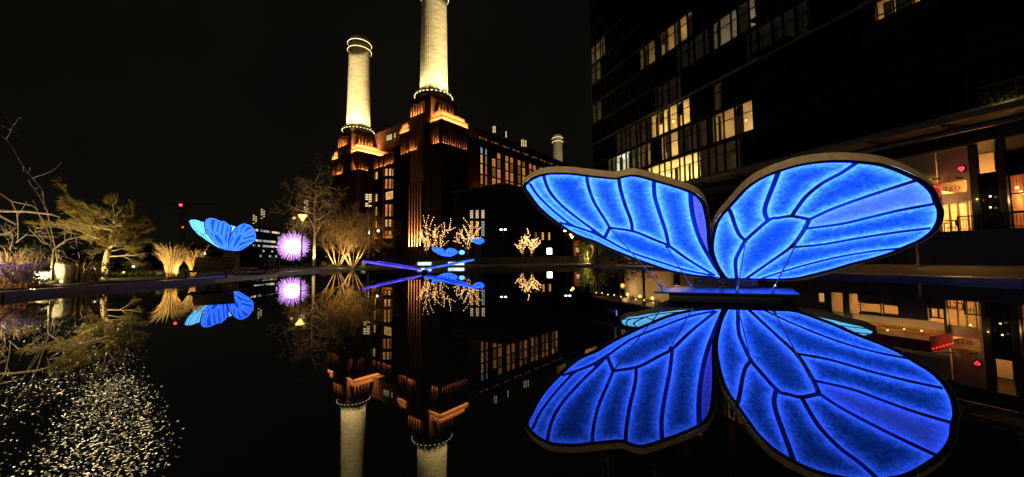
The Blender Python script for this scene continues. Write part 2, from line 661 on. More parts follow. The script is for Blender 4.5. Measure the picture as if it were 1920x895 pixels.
HUB = onwing(1372, 521)


def st(px, py):
    v = onwing(px, py) - HUB
    return (v.dot(AX), v.dot(TT))


def cl(x, y): return st(960 + x / 2.7125, 270 + y / 2.7125)
def crr(x, y): return st(1320 + x / 2.7125, 270 + y / 2.7125)


def smooth_poly(pts, closed, step=0.03):
    """Catmull-Rom through the points"""
    P_ = [np.array(p) for p in pts]
    n = len(P_)
    out = []
    rng_ = range(n) if closed else range(n - 1)
    for i in rng_:
        p0 = P_[(i - 1) % n] if closed or i > 0 else P_[0]
        p1, p2 = P_[i], P_[(i + 1) % n]
        p3 = P_[(i + 2) % n] if closed or i + 2 < n else P_[-1]
        k = max(2, int(np.linalg.norm(p2 - p1) / step))
        for j in range(k):
            t = j / k
            out.append(0.5 * ((2 * p1) + (-p0 + p2) * t + (2 * p0 - 5 * p1 + 4 * p2 - p3) * t * t + (-p0 + 3 * p1 - 3 * p2 + p3) * t ** 3))
    if not closed:
        out.append(P_[-1])
    return np.array(out)


L_OUT = [st(*p) for p in [(1356, 522), (1330, 520), (1293, 516), (1251, 507), (1212, 494), (1187, 485), (1144, 468), (1114, 454), (1077, 440),
                          (1040, 416), (1010, 391), (990, 366), (980, 350), (987, 339), (1001, 330), (1019, 324), (1041, 322), (1070, 322.5), (1100, 326),
                          (1130, 329.4), (1154, 331.2), (1172, 327), (1190, 325.7), (1211, 330), (1233, 336.4), (1266, 346), (1296, 356.5), (1312, 366),
                          (1323, 381), (1329, 406), (1332, 432), (1333, 456), (1338, 480), (1348, 505)]]
L_VEIN = [([(240, 398), (320, 420), (400, 447), (470, 480), (600, 548), (760, 602), (890, 642), (1020, 668)], .030),
          ([(470, 480), (497, 425)], .036),
          ([(497, 425), (620, 445), (720, 485), (800, 520), (900, 590), (1030, 668)], .034),
          ([(90, 200), (130, 260), (200, 330), (280, 395), (320, 420)], .026),
          ([(158, 150), (185, 230), (240, 300), (330, 375), (440, 455), (470, 480)], .030),
          ([(378, 152), (390, 220), (420, 300), (470, 380), (497, 425)], .028),
          ([(541, 160), (552, 230), (575, 310), (605, 390), (612, 440)], .030),
          ([(722, 172), (725, 260), (750, 350), (780, 440), (797, 515)], .032),
          ([(908, 232), (912, 315), (928, 400), (958, 490), (1003, 575), (1050, 650)], .036)]
R_OUT = [crr(*p) for p in [(115, 686), (75, 645), (45, 585), (32, 530), (36, 470), (51, 410), (75, 365), (110, 325), (150, 280), (200, 225), (260, 180),
                           (330, 145), (400, 120), (480, 97), (570, 82), (650, 76), (740, 76), (820, 82), (900, 92), (980, 115), (1050, 145), (1110, 175),
                           (1160, 215), (1187, 253), (1196, 285), (1216, 330), (1213, 380), (1195, 418), (1165, 453), (1110, 490), (1040, 520), (960, 555),
                           (860, 585), (760, 610), (660, 640), (560, 665), (480, 683), (400, 690), (300, 691), (200, 688)]]
R_VEIN = [([(165, 682), (160, 600), (175, 555), (210, 490)], .034),
          ([(210, 490), (325, 390), (380, 375), (445, 367), (535, 383)], .034),
          ([(535, 383), (500, 450), (440, 525), (340, 597), (215, 684)], .034),
          ([(118, 312), (140, 360), (150, 390), (162, 425), (182, 465), (210, 490)], .030),
          ([(378, 140), (360, 190), (340, 240), (314, 310), (309, 350), (325, 390)], .032),
          ([(775, 95), (700, 145), (600, 200), (520, 265), (470, 330), (445, 367)], .030),
          ([(1090, 180), (950, 225), (800, 275), (650, 330), (535, 383)], .028),
          ([(1175, 303), (1000, 335), (850, 370), (700, 405), (515, 430)], .028),
          ([(1150, 427), (1000, 445), (800, 475), (600, 510), (440, 525)], .028),
          ([(1010, 528), (850, 545), (700, 570), (550, 605), (400, 648), (290, 684)], .022)]
L_VEIN = [([cl(*p) for p in v], w) for v, w in L_VEIN]
R_VEIN = [([crr(*p) for p in v], w) for v, w in R_VEIN]
TH = 0.066


def inside(poly, x, y):
    c = np.zeros(x.shape, bool)
    n = len(poly)
    for i in range(n):
        x1, y1 = poly[i]
        x2, y2 = poly[(i + 1) % n]
        m = ((y1 > y) != (y2 > y)) & (x < (x2 - x1) * (y - y1) / (y2 - y1 + 1e-12) + x1)
        c ^= m
    return c


def dist_to(poly, x, y):
    d = np.full(x.shape, 9.0)
    for i in range(len(poly) - 1):
        a, b = poly[i], poly[i + 1]
        ab = b - a
        t = np.clip(((x - a[0]) * ab[0] + (y - a[1]) * ab[1]) / (ab @ ab + 1e-12), 0, 1)
        d = np.minimum(d, np.hypot(x - a[0] - t * ab[0], y - a[1] - t * ab[1]))
    return d


def bar(pts, hw, taper=None, lo=-TH - 0.012, hi=0.016):
    """a rib: bevelled bar along a polyline in the wing plane"""
    n = len(pts)
    m = MB()
    vs = []
    for i in range(n):
        t = pts[min(i + 1, n - 1)] - pts[max(i - 1, 0)]
        t = t / (np.linalg.norm(t) + 1e-9)
        q = np.array([-t[1], t[0]])
        h = hw[i] if hasattr(hw, '__len__') else hw
        for s_, w_ in ((-1, lo + .01), (-1, hi - .01), (-.6, hi), (.6, hi), (1, hi - .01), (1, lo + .01), (.6, lo), (-.6, lo)):
            p = pts[i] + q * h * s_
            vs.append((p[0], p[1], w_))
    fs = []
    for i in range(n - 1):
        for k in range(8):
            a, b = i * 8 + k, i * 8 + (k + 1) % 8
            fs.append((a, a + 8, b + 8, b))
    fs += [tuple(range(8)), tuple(reversed(range((n - 1) * 8, n * 8)))]
    m.add(vs, fs)
    return m


def wing_meshes(outline, veins, special):
    out = smooth_poly(outline, True, 0.035)
    if np.sum(out[:, 0] * np.roll(out[:, 1], -1) - np.roll(out[:, 0], -1) * out[:, 1]) < 0:
        out = out[::-1]
    closed = np.vstack([out, out[:1]])
    vs_ = [(smooth_poly(v, False, 0.03), w) for v, w in veins]
    g = 0.022
    x0, y0 = out.min(0) - g
    x1, y1 = out.max(0) + g
    nx, ny = int((x1 - x0) / g) + 1, int((y1 - y0) / g) + 1
    X, Y = np.meshgrid(x0 + g * np.arange(nx + 1), y0 + g * np.arange(ny + 1), indexing='ij')
    ins = inside(out, X, Y)
    dE = dist_to(closed, X, Y)
    dV = np.full(X.shape, 9.0)
    dL = np.full(X.shape, 9.0)
    for v, w in vs_:
        d = dist_to(v, X, Y)
        dV = np.minimum(dV, d - w * 0.45)
        dL = np.minimum(dL, d - w)
    ok = ins & (dE > 0.02) & (dV > 0)
    cell = ok[:-1, :-1] & ok[1:, :-1] & ok[:-1, 1:] & ok[1:, 1:]
    lab = np.zeros(cell.shape, int)
    k = 0
    res = []
    for i in range(cell.shape[0]):
        for j in range(cell.shape[1]):
            if cell[i, j] and not lab[i, j]:
                k += 1
                q = [(i, j)]
                lab[i, j] = k
                comp = []
                while q:
                    a, b = q.pop()
                    comp.append((a, b))
                    for c_, d_ in ((a + 1, b), (a - 1, b), (a, b + 1), (a, b - 1)):
                        if 0 <= c_ < cell.shape[0] and 0 <= d_ < cell.shape[1] and cell[c_, d_] and not lab[c_, d_]:
                            lab[c_, d_] = k
                            q.append((c_, d_))
                if len(comp) > 25:
                    res.append(comp)
    glow = np.exp(-np.clip(np.minimum(dL, dE - 0.05), 0, 9) / 0.10)
    panels = []
    soft = ins & (dE > 0.020)
    sc_ = soft[:-1, :-1] & soft[1:, :-1] & soft[:-1, 1:] & soft[1:, 1:]
    for comp in res:
        grown = set(comp)
        for a, b in comp:
            for c_, d_ in ((a + 1, b), (a - 1, b), (a, b + 1), (a, b - 1)):
                if 0 <= c_ < cell.shape[0] and 0 <= d_ < cell.shape[1] and sc_[c_, d_]:
                    grown.add((c_, d_))
        core_, comp = set(comp), sorted(grown)
        idx, vs, gl, fs, mi = {}, [], [], [], []
        for a, b in comp:
            q = []
            for c_, d_ in ((a, b), (a + 1, b), (a + 1, b + 1), (a, b + 1)):
                if (c_, d_) not in idx:
                    idx[(c_, d_)] = len(vs)
                    vs.append((X[c_, d_], Y[c_, d_], 0.0)); gl.append(glow[c_, d_])
                    vs.append((X[c_, d_], Y[c_, d_], -TH)); gl.append(glow[c_, d_])
                q.append(idx[(c_, d_)])
            fs.append(tuple(q)); mi.append(0)
            fs.append(tuple(i_ + 1 for i_ in reversed(q))); mi.append(1)
        me = bpy.data.meshes.new('panel')
        me.from_pydata(vs, [], fs)
        cx = np.mean([v[0] for v in vs]); cy = np.mean([v[1] for v in vs])
        kind = 'blue'
        for (sx_, sy_), kk in special:
            i_, j_ = int((sx_ - x0) / g), int((sy_ - y0) / g)
            if (i_, j_) in core_:
                kind = kk
        me.materials.append(MT[kind]); me.materials.append(MT['cyan'])
        me.polygons.foreach_set('material_index', mi)
        at_ = me.attributes.new('rib_light', 'FLOAT', 'POINT')
        at_.data.foreach_set('value', gl)
        panels.append(me)
    veinm = []
    for v, w in vs_:
        v = v[inside(out, v[:, 0], v[:, 1]) & (dist_to(closed, v[:, 0], v[:, 1]) > .03)]
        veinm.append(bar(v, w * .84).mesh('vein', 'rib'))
    # border frame and its beige outer rim
    n = len(out)
    t = np.roll(out, -1, 0) - np.roll(out, 1, 0)
    t /= np.linalg.norm(t, axis=1)[:, None] + 1e-9
    q = np.stack([-t[:, 1], t[:, 0]], 1)     # inward for a CCW outline
    fr = MB()
    inn = out + q * 0.052
    vs = []
    for i in range(n):
        vs += [(*out[i], 0.018), (*inn[i], 0.010), (*inn[i], -TH - 0.010), (*out[i], -TH - 0.018)]
    fs = []
    for i in range(n):
        a, b = i * 4, ((i + 1) % n) * 4
        fs += [(a, b, b + 1, a + 1), (a + 1, b + 1, b + 2, a + 2), (a + 2, b + 2, b + 3, a + 3)]
    fr.add(vs, fs)
    rm = MB()
    o2 = out - q * 0.003
    vs = []
    for i in range(n):
        vs += [(*o2[i], 0.019), (*o2[i], -TH - 0.019)]
    fs = [(i * 2 + 1, ((i + 1) % n) * 2 + 1, ((i + 1) % n) * 2, i * 2) for i in range(n)]
    rm.add(vs, fs)
    return dict(panels=panels, veins=veinm, frame=fr.mesh('wing', 'wing_frame'), rim=rm.mesh('rim', 'rim'))


WL = wing_meshes(L_OUT, L_VEIN, [(cl(955, 330), 'violet')])
WR = wing_meshes(R_OUT, R_VEIN, [(crr(900, 310), 'bluev')])


def butterfly(label, loc, rz, theta, scale=1.0, hubz=0.0, opp=None, inner=None, glowrim=False, group='lantern butterflies'):
    root = thing('butterfly_sculpture', label, 'butterfly sculpture', loc, rz, group)
    root.scale = (scale,) * 3
    for side in (0, 1):
        for w in (WL, WR):
            o = obj('wing', w['frame'], root)
            o.location = (0, 0, hubz)
            if side == 0:
                o.rotation_euler = (PI - theta, 0, 0)
            else:
                o.location = (0.15, 0.34, hubz - 0.02)
                o.rotation_euler = Euler((theta if opp is None else opp, 0, 0 if opp is None else R(-9)))
                o.scale = (1, 1, -1)
            rm_ = obj('rim', w['rim'], o)
            if glowrim:
                rm_.material_slots[0].link = 'OBJECT'
                rm_.material_slots[0].material = MT['rim_violet' if side else 'rim_blue']
            for me in w['panels']:
                pn_ = obj('panel', me, o)
                if inner:
                    pn_.material_slots[1].link = 'OBJECT'
                    pn_.material_slots[1].material = MT[inner]
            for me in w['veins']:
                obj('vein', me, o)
    return root


# --- the big one, close to the camera, on a floating platform
rzn = math.atan2(AX.y, AX.x)
near = butterfly('huge blue glowing butterfly lantern spreading over the whole right half of the pool', (HUB.x, HUB.y, 0.0), rzn, math.asin(TT.z), hubz=HUB.z, opp=R(19))


def near_local(p):
    v = Vector(p) - Vector((HUB.x, HUB.y, 0))
    return Vector((v.dot(AX), v.dot(TX), v.z))


def hub_parts(root, hubz, pz):
    m = MB()
    m.box((-0.60, -0.16, pz), (0.02, 0.16, hubz - 0.002))
    h = m.build('hub', 'black_metal', root)
    m = MB().box((0.022, -0.19, pz), (0.34, 0.13, hubz - 0.03))
    m.build('hub', 'navy', root)
    for x, y, z in ((-0.5, -0.165, hubz - .05), (-0.2, -0.165, hubz - .05), (0.08, -0.195, hubz - .07), (0.27, -0.195, hubz - .07), (-0.15, -.165, pz + .06), (0.05, -.195, pz + .05), (0.30, -.195, pz + .05)):
        m = MB().tube([(0, 0, 0), (0, -0.02, 0)], 0.011, 8)
        m.tube([(0, -0.02, 0), (0, -0.05, 0)], 0.006, 6)
        m.build('bolt', 'steel', root, loc=(x, y, z))


hub_parts(near, HUB.z, 0.13)
pl = [near_local(G(x, y, 0.11)) for x, y in ((1226, 548), (1500, 553), (1484, 541), (1262, 536))]
mb = MB()
poly = [(p.x, p.y) for p in pl]
mb.prism(poly, 0.093, 0.115)
cx, cy = sum(p[0] for p in poly) / 4, sum(p[1] for p in poly) / 4
mb.build('platform', 'platform', near)
sm = [(cx + (x - cx) * .80, cy + (y - cy) * .6) for x, y in poly]
mb = MB()
mb.prism(sm, -0.1, 0.091)
mb.build('float', 'wing_frame', near)
for (nx_, ny_), (bx, by) in (((1144, 427), (1245.5, 544)), ((1250.5, 461.7), (1300, 545)), ((1398, 450.6), (1382, 548)), ((1514.5, 412.5), (1447, 549))):
    a = near_local(onwing(nx_, ny_) + PLN * 0.01)
    b = near_local(G(bx, by, 0.115))
    d = (a - b)
    m = MB().tube([b + d * 0.12, a], 0.0085, 6)
    o = m.build('cable', 'steel', near)
    m = MB().tube([b, b + d * 0.012, b + d * 0.03, b + d * 0.05, b + d * 0.10, b + d * 0.122], [0.012, 0.02, 0.008, 0.017, 0.017, 0.008], 8)
    m.octa(b + d * 0.03, 0.026)
    m.build('turnbuckle', 'steel', o)
    m = MB().obox(a, AX * .02, TX * .02, (0, 0, .02))
    m.build('cable_clip', 'black_metal', o)

# --- others: same lantern, other places and wing angles
def small_butterfly(label, hub, rz, theta, scale, z0, plinth=None, inner=None, glowrim=False):
    b = butterfly(label, (hub.x, hub.y, z0), rz, theta, scale, hubz=(hub.z - z0) / scale, inner=inner, glowrim=glowrim)
    h = (hub.z - z0) / scale
    hub_parts(b, h, max(0.02, h - 0.3))
    if plinth:
        w, d = plinth
        m = MB().box((-w / 2 - .12, -d / 2, 0.0), (w / 2 - .12, d / 2, max(0.03, h - 0.3)))
        m.build('plinth', 'black_metal', b)
    return b


p = P(432, 470, 24.0)
small_butterfly('glowing butterfly lantern with one cyan wing raised behind two timber loungers on the left bank', p, R(70), R(66), 0.70, 0.12, (1.5, .8))
p = P(797, 506, 18.0)
small_butterfly('flat spread butterfly lantern seen end on low over the far side of the pool', p, R(100), R(11), 0.76, 0.0, (1.0, 1.0), 'violet', True)
p = P(838, 481, 50.0)
small_butterfly('small blue butterfly lantern seen above the white lit bench', p, R(12), R(33), 0.72, 0.9, (1.3, 1.3))
p = P(897, 458, 72.0)
small_butterfly('tiny blue and white butterfly lantern high on a plinth below the lit window trio', p, R(20), R(50), 0.55, 1.0, (2.0, 1.5))

# ================================================================== POWER STATION
PU, PV = Vector((.628, .778, 0)), Vector((-.778, .628, 0))
PS = Vector((-24.4, 112.0, 0))
st_rz = math.atan2(PU.y, PU.x)
station = thing('power_station', 'huge dark brick power station with floodlit cream chimneys and glowing orange ledges', 'power station', PS, st_rz)


def sloc(px, py, plane, val):
    """pixel -> station coordinates on the plane a = val or b = val"""
    d = ray(px, py)
    o = Vector((0, 0, CAMZ)) - PS
    u = PU if plane == 'a' else PV
    t = (val - o.dot(u)) / d.dot(u)
    q = o + d * t
    return Vector((q.dot(PU), q.dot(PV), q.z))


# main hall between the towers
mb = MB()
mb.box((-1.0, 5.6, 0.9), (135, 41.5, 38.6))
mb.box((5.6, -5.99, 0.9), (135, 5.5, 42.6))
mb.box((5.7, -5.6, 42.6), (134, 5.4, 43.0))
mb.box((3.0, 4.5, 42.6), (133, 40.0, 50.2))
mb.box((2.0, 9.0, 38.6), (8, 36.0, 40.2))
mb.build('main_hall', 'brick', station)


def ledge_strip(par, x0, x1, y, z, out, power, along='x', depth=.22):
    pass


tower = None


def make_tower():
    t = MB()
    t.box((-5.5, -5.5, 0.9), (5.5, 5.5, 49.0))
    t.box((-5.0, -5.0, 49.0), (5.0, 5.0, 50.2))
    t.box((-4.8, -4.8, 50.2), (4.8, 4.8, 51.0))
    # bays to either side with recessed slots
    for s in (-1, 1):
        y0, y1 = (-9.9, -5.499) if s < 0 else (5.499, 10.6)
        t.box((-5.2, y0 + (.6 if s < 0 else 0), 0.9), (5.45, y1 - (.6 if s > 0 else 0), 40.75))
        t.box((-5.2, y0, 0.9), (5.45, y0 + .6, 34.3)) if s < 0 else t.box((-5.2, y1 - .6, 0.9), (5.45, y1, 34.3))
        t.box((-5.2, y0, 39.9), (5.45, y0 + .6, 40.75)) if s < 0 else t.box((-5.2, y1 - .6, 39.9), (5.45, y1, 40.75))
        t.box((-5.85, y0 - .65, 40.75), (6.1, y1 + (.6 if s > 0 else 0), 41.0))
        t.box((-4.5, y0 + 1.1, 44.2), (4.8, y1 - .2, 44.5))
    o = t.build('corner_tower', 'brick', station)
    # ledge bands (the brick courses the hidden lamps wash)
    for s in (-1, 1):
        y0, y1 = (-9.9, -5.499) if s < 0 else (5.499, 10.6)
        MB().box((-5.15, y0 + .05, 41.0), (5.4, y1 - .05, 42.55)).build('ledge_band', 'brick', o)
        MB().box((-5.3, y0 - .1, 42.551), (5.55, y1 + .1, 42.68)).build('ledge_band', 'brick', o)
        MB().box((-4.45, y0 + .85, 42.7), (4.7, y1 - .05, 44.2)).build('ledge_band', 'brick', o)
    # piers of the slotted friezes
    pier = MB().box((-.28, 0, 34.32), (.28, .56, 39.88)).mesh('pier', 'brick')
    for k in range(12):
        q = obj('pier', pier, o, (-4.9 + k * .914, -9.88, 0))
    pier2 = MB().box((-.56, -.2, 34.32), (0, .2, 39.88)).mesh('pier', 'brick')
    for k in range(4):
        obj('pier', pier2, o, (-5.21, -9.5 + k * 1.0, 0))
        obj('pier', pier2, o, (-5.21, 6.4 + k * 1.0, 0))
    for k in range(4):
        obj('pier', MB().box((-.5, -.22, 34.3), (0, .22, 40.2)).mesh('pier', 'brick') if k == 0 else o.children[-1].data, o, (-5.5, 1.5 + k * .95, 0))
    # crown slots
    pier3 = MB().box((-.5, -.22, 44.9), (0, .22, 48.2)).mesh('pier', 'brick')
    for k in range(6):
        obj('pier', pier3, o, (-5.5, -2.35 + k * 1.28, 0))
    pier4 = MB().box((-.22, -.5, 45.3), (.22, 0, 48.0)).mesh('pier', 'brick')
    for k in range(6):
        obj('pier', pier4, o, (-3.2 + k * 1.28, -5.5, 0))
    # base flutes on the left face
    pier5 = MB().box((-.6, -.42, 4.8), (0, .42, 24.0)).mesh('pier', 'brick')
    for k in range(6):
        obj('pier', pier5, o, (-5.5, -2.3 + k * 1.36, 0))
    return o


tower = make_tower()


def make_chimney():
    c = MB()
    c.lathe([(4.75, 50.9), (4.75, 52.0), (4.42, 52.2), (4.4, 53), (4.28, 60), (4.12, 70), (3.98, 78), (3.9, 84.2), (3.9, 87.0), (3.86, 89.5), (3.5, 89.5), (3.4, 84)], 72, flute=0.012)
    o = c.build('chimney', 'chimney', station)
    g = MB().lathe([(4.4, 51.6), (5.75, 51.75), (5.75, 52.05), (4.4, 52.1)], 40)
    g.build('gallery', 'black_metal', o)
    rl = MB()
    for z in (52.55, 52.95):
        rl.tube([(5.6 * math.cos(a), 5.6 * math.sin(a), z) for a in [2 * PI * k / 40 for k in range(41)]], 0.05, 4, cap=False)
    for k in range(40):
        a = 2 * PI * k / 40
        rl.tube([(5.6 * math.cos(a), 5.6 * math.sin(a), 52.05), (5.6 * math.cos(a), 5.6 * math.sin(a), 52.95)], 0.035, 4)
    rl.build('railing', 'black_metal', o)
    fl = MB()
    for k in range(28):
        a = 2 * PI * (k + .5) / 28
        fl.obox((5.78 * math.cos(a), 5.78 * math.sin(a), 51.86), (.22, 0, 0), (0, .22, 0), (0, 0, .1))
    stuff(fl.build('gallery_lamps', 'led_cream', o))
    for z in (84.9, 87.7):
        m = MB().lathe([(3.9, z - .35), (4.4, z - .3), (4.4, z), (3.9, z + .05)], 48)
        m.build('collar', 'black_metal', o)
        m = MB().tube([(4.45 * math.cos(a), 4.45 * math.sin(a), z - .1) for a in [2 * PI * k / 48 for k in range(49)]], 0.14, 5, cap=False)
        m.build('ring_light', 'led_cream', o)
    return o


chim = make_chimney()


def tower_lights(off, k=1.0, full=True):
    ox, oy = off
    A = lambda *a, **b: strip(*a, parent=station, **b)
    for s in (-1, 1):
        y0, y1 = (-9.9, -5.5) if s < 0 else (5.5, 10.6)
        yc, ly = (y0 + y1) / 2, (y1 - y0)
        for z, ins, pw in ((41.06, .0, 1.0), (42.74, .72, .9)):
            # left (a-) face, then the outer face
            A('ledge_lamp', (ox - 5.15 - .45 + ins * .9, oy + yc, z + .02), (.75, 0, 1), (0, 1, 0), ly - .1, .1, 900 * k * pw)
            if s < 0:
                A('ledge_lamp', (ox + .1, oy + y0 - .42 + ins, z + .02), (0, .75, 1), (1, 0, 0), 10.4 - ins, .1, 2400 * k * pw)
    # friezes: lamp at the foot of the slots
    A('slot_lamp', (ox + .1, oy - 9.62, 34.36), (0, .30, 1), (1, 0, 0), 10.2, .12, 1000 * k, spread=75)
    A('slot_lamp', (ox - 5.45, oy - 7.9, 34.36), (.3, 0, 1), (0, 1, 0), 3.4, .12, 560 * k, spread=75)
    A('slot_lamp', (ox - 5.45, oy + 8.0, 34.36), (.3, 0, 1), (0, 1, 0), 4.0, .12, 380 * k, spread=75)
    A('slot_lamp', (ox - 5.85, oy + 2.9, 34.36), (.3, 0, 1), (0, 1, 0), 3.4, .12, 560 * k, spread=75)
    A('slot_lamp', (ox - 5.8, oy + .85, 44.95), (.3, 0, 1), (0, 1, 0), 6.2, .12, 1000 * k, spread=75)
    A('slot_lamp', (ox + .0, oy - 5.8, 45.35), (0, .3, 1), (1, 0, 0), 6.2, .12, 380 * k, spread=75)
    # floods on the gallery for the chimney
    for q in range(16):
        a = 2 * PI * q / 16 + .1
        ca, sa = math.cos(a), math.sin(a)
        if ca + sa > .75:
            continue
        spot('gallery_flood', (ox + 5.7 * ca, oy + 5.7 * sa, 52.3), (ox + 3.9 * ca, oy + 3.9 * sa, 86), 7000 * k, 76, (1.0, 0.76, 0.34), .9, .5, parent=station)


tower_lights((0, 0))
T2 = (0.0, 46.8)
t2 = copy_tree(tower); t2.location = (T2[0], T2[1], 0)
c2 = copy_tree(chim); c2.location = (T2[0], T2[1], 0)
tower_lights(T2, 1.25)
T3 = (149.0, 46.0)
t3 = copy_tree(tower); t3.location = (T3[0], T3[1], 0)
c3 = copy_tree(chim); c3.location = (T3[0], T3[1], 0); c3.scale = (.86, .86, 1)
for q in range(10):
    a = 2 * PI * q / 10 + .2
    if math.cos(a) + math.sin(a) < .5:
        spot('gallery_flood', (T3[0] + 5.7 * math.cos(a), T3[1] + 5.7 * math.sin(a), 52.3), (T3[0] + 3.9 * math.cos(a), T3[1] + 3.9 * math.sin(a), 86), 2500, 60, (1.0, .8, .42), .9, .15, parent=station)
strip('base_lamp', (-5.95, 1.1, 4.9), (.10, 0, 1), (0, 1, 0), 6.6, .2, 16000, (1.0, .58, .2), parent=station, spread=26)
# far floods standing on the lower block's roof, aimed at the shafts
FL = Vector((-2.0, -46.0, 19.0))
for (ox, oy), pw in (((0, 0), 470000), (T2, 900000)):
    fp = FL if oy == 0 else Vector((-38, 14, 6))
    o = spot('shaft_flood', fp, (ox, oy, 69.2 if oy == 0 else 70), pw * 1.0, 18.3 if oy == 0 else 13.6, (1.0, 0.77, 0.36), .2, .3, parent=station)
spot('shaft_flood', (100, -10, 44), (T3[0], T3[1], 76), 90000, 40, (1.0, .8, .42), .4, .3, parent=station)


# windows: a frame with glazing bars (part) and its pane (sub-part)
def win_mesh(w, h, nx, ny, axis, bar_=.10, dep=.22):
    m = MB()
    def bx(u0, u1, z0, z1, d0, d1):
        if axis == 'x':
            m.box((u0, d0, z0), (u1, d1, z1))
        else:
            m.box((d0, u0, z0), (d1, u1, z1))
    b = bar_
    bx(-w / 2 - b, -w / 2, -b, h + b, -.16, dep); bx(w / 2, w / 2 + b, -b, h + b, -.16, dep)
    bx(-w / 2, w / 2, -b, 0, -.2, dep); bx(-w / 2, w / 2, h, h + b, -.16, dep)
    for i in range(1, nx):
        bx(-w / 2 + w * i / nx - .045, -w / 2 + w * i / nx + .045, 0, h, -.08, .02)
    for i in range(1, ny):
        bx(-w / 2, w / 2, h * i / ny - .045, h * i / ny + .045, -.076, .016)
    return m


def pane_mesh(w, h, axis):
    m = MB()
    if axis == 'x':
        m.box((-w / 2, -.055, 0), (w / 2, -.02, h))
    else:
        m.box((-.055, -w / 2, 0), (-.02, w / 2, h))
    return m


_wc = {}


def window(parent, axis, plane, c, z0, w, h, nx, ny, pane, name='window'):
    key = (axis, round(w, 1), round(h, 1), nx, ny)
    if key not in _wc:
        _wc[key] = (win_mesh(round(w, 1), round(h, 1), nx, ny, axis).mesh('window', 'dark_frame'), {})
    fm, pm = _wc[key]
    if pane not in pm:
        pm[pane] = pane_mesh(round(w, 1), round(h, 1), axis).mesh('pane', pane)
    o = obj(name, fm, parent, (c, plane - .03, z0) if axis == 'x' else (plane - .03, c, z0))
    obj('pane', pm[pane], o)
    return o


rnd = random.Random(5)
# long face (towards the butterfly): four storeys of tall windows between piers
cols = [(14.7, 15.9), (17.0, 18.0), (20.5, 22.4), (23.2, 25.1), (27.7, 29.5), (30.5, 32.3), (35.0, 36.8), (37.8, 39.8), (42.2, 44.1), (45.0, 46.9), (49.5, 51.4), (52.3, 54.2), (56.8, 58.7), (59.6, 61.5)]
rows = [(36.35, 38.6), (33.05, 36.0), (29.45, 32.7), (25.9, 29.1), (22.4, 25.5)]
for i, (a0, a1) in enumerate(cols):
    for j, (z0, z1) in enumerate(rows):
        pn = rnd.choice(['pane_amber', 'pane_amber', 'pane_amber', 'pane_dim', 'pane_gold'] if j == 0 else ['pane_amber', 'pane_amber', 'pane_dim', 'pane_dim'])
        if i < 2 and j == 0: pn = 'pane_blue'
        elif i < 2: pn = rnd.choice(['pane_amber', 'pane_gold'])
        elif i == 2 and j == 0: pn = 'dark_glass'
        window(station, 'x', -5.99, (a0 + a1) / 2, z0 + .1, a1 - a0 - .2, z1 - z0 - .2, 3, 4, pn)
for a0 in (19.4, 26.4, 33.7, 40.9, 48.2, 55.6):
    MB().box((a0 - .5, -6.7, 21.5), (a0 + .5, -5.98, 40.3)).build('buttress', 'brick', station)
for k in range(9):
    m = 14.5 + k * 6.0
    for q in range(4):
        window(station, 'x', -5.99, m + q * 1.05, 41.45, .6, .5, 1, 1, 'pane_dim' if (k + q) % 3 else 'pane_amber')
strip('wall_wash', (33, -7.1, 21.6), (0, .16, 1), (1, 0, 0), 40, .15, 1000, (1.0, .42, .12), parent=station)
for (px, y0, y1, n, pn) in ((924.5, 237, 249.5, 1, 'pane_cream'), (927.7, 237, 249.5, 1, 'pane_cream'), (948.5, 247, 258.5, 1, 'pane_cream'), (978, 262, 275, 1, 'pane_cream'), (981.7, 262.5, 275.5, 1, 'pane_cream'), (985.5, 263.5, 276, 1, 'pane_cream')):
    q = sloc(px, y1, 'b', 4.5); q1 = sloc(px, y0, 'b', 4.5)
    window(station, 'x', 4.5, q.x, q.z, .85 if px > 930 else .7, q1.z - q.z, 1, 2, pn)
# short face between the towers: windows in deep lit reveals
for xs, rws in ((((722.5, 727.5), (729.8, 734.3), (736.2, 740.5)), ((317, 330), (336, 354), (384, 406), (412, 425), (433, 440))), (((704.5, 711),), ((323, 336), (364, 378), (388, 405), (415, 427)))):
    for (xa, xb) in xs:
        for (ya, yb) in rws:
            q = sloc((xa + xb) / 2, yb, 'a', -1.0); q1 = sloc((xa + xb) / 2, ya, 'a', -1.0)
            w = abs(sloc(xa, 360, 'a', -1.0).y - sloc(xb, 360, 'a', -1.0).y)
            window(station, 'y', -1.0, q.y, q.z, w * .92, q1.z - q.z, 1, 3, rnd.choice(['pane_gold', 'pane_amber', 'pane_gold']))
q = sloc(732, 374, 'a', -1.0); q1 = sloc(732, 359, 'a', -1.0)
window(station, 'y', -1.0, q.y, q.z, 5.4, q1.z - q.z, 6, 4, 'pane_gold')
for xx in (703.4, 712.6, 721.3, 742):
    q = sloc(xx, 360, 'a', -1.0)
    MB().box((-1.9, q.y - .3, 6.5), (-.99, q.y + .3, 34.5)).build('buttress', 'brick', station)
q0, q1 = sloc(741, 300, 'a', -1.0), sloc(704, 300, 'a', -1.0)
pr = MB().box((-.55, -.22, 34.4), (0, .22, 38.3)).mesh('pier', 'brick')
nn = 14
for k in range(nn):
    obj('pier', pr, station, (-1.0, q0.y + (q1.y - q0.y) * k / (nn - 1), 0))
strip('slot_lamp', (-1.4, (q0.y + q1.y) / 2, 34.4), (.3, 0, 1), (0, 1, 0), q1.y - q0.y, .12, 900, parent=station, spread=75)
for (xa, xb) in ((704.5, 711), (722, 741)):
    q0, q1 = sloc(xa, 430, 'a', -1), sloc(xb, 430, 'a', -1)
    strip('reveal_lamp', (-1.35, (q0.y + q1.y) / 2, 8.5), (.1, 0, 1), (0, 1, 0), abs(q0.y - q1.y), .15, 130, parent=station)
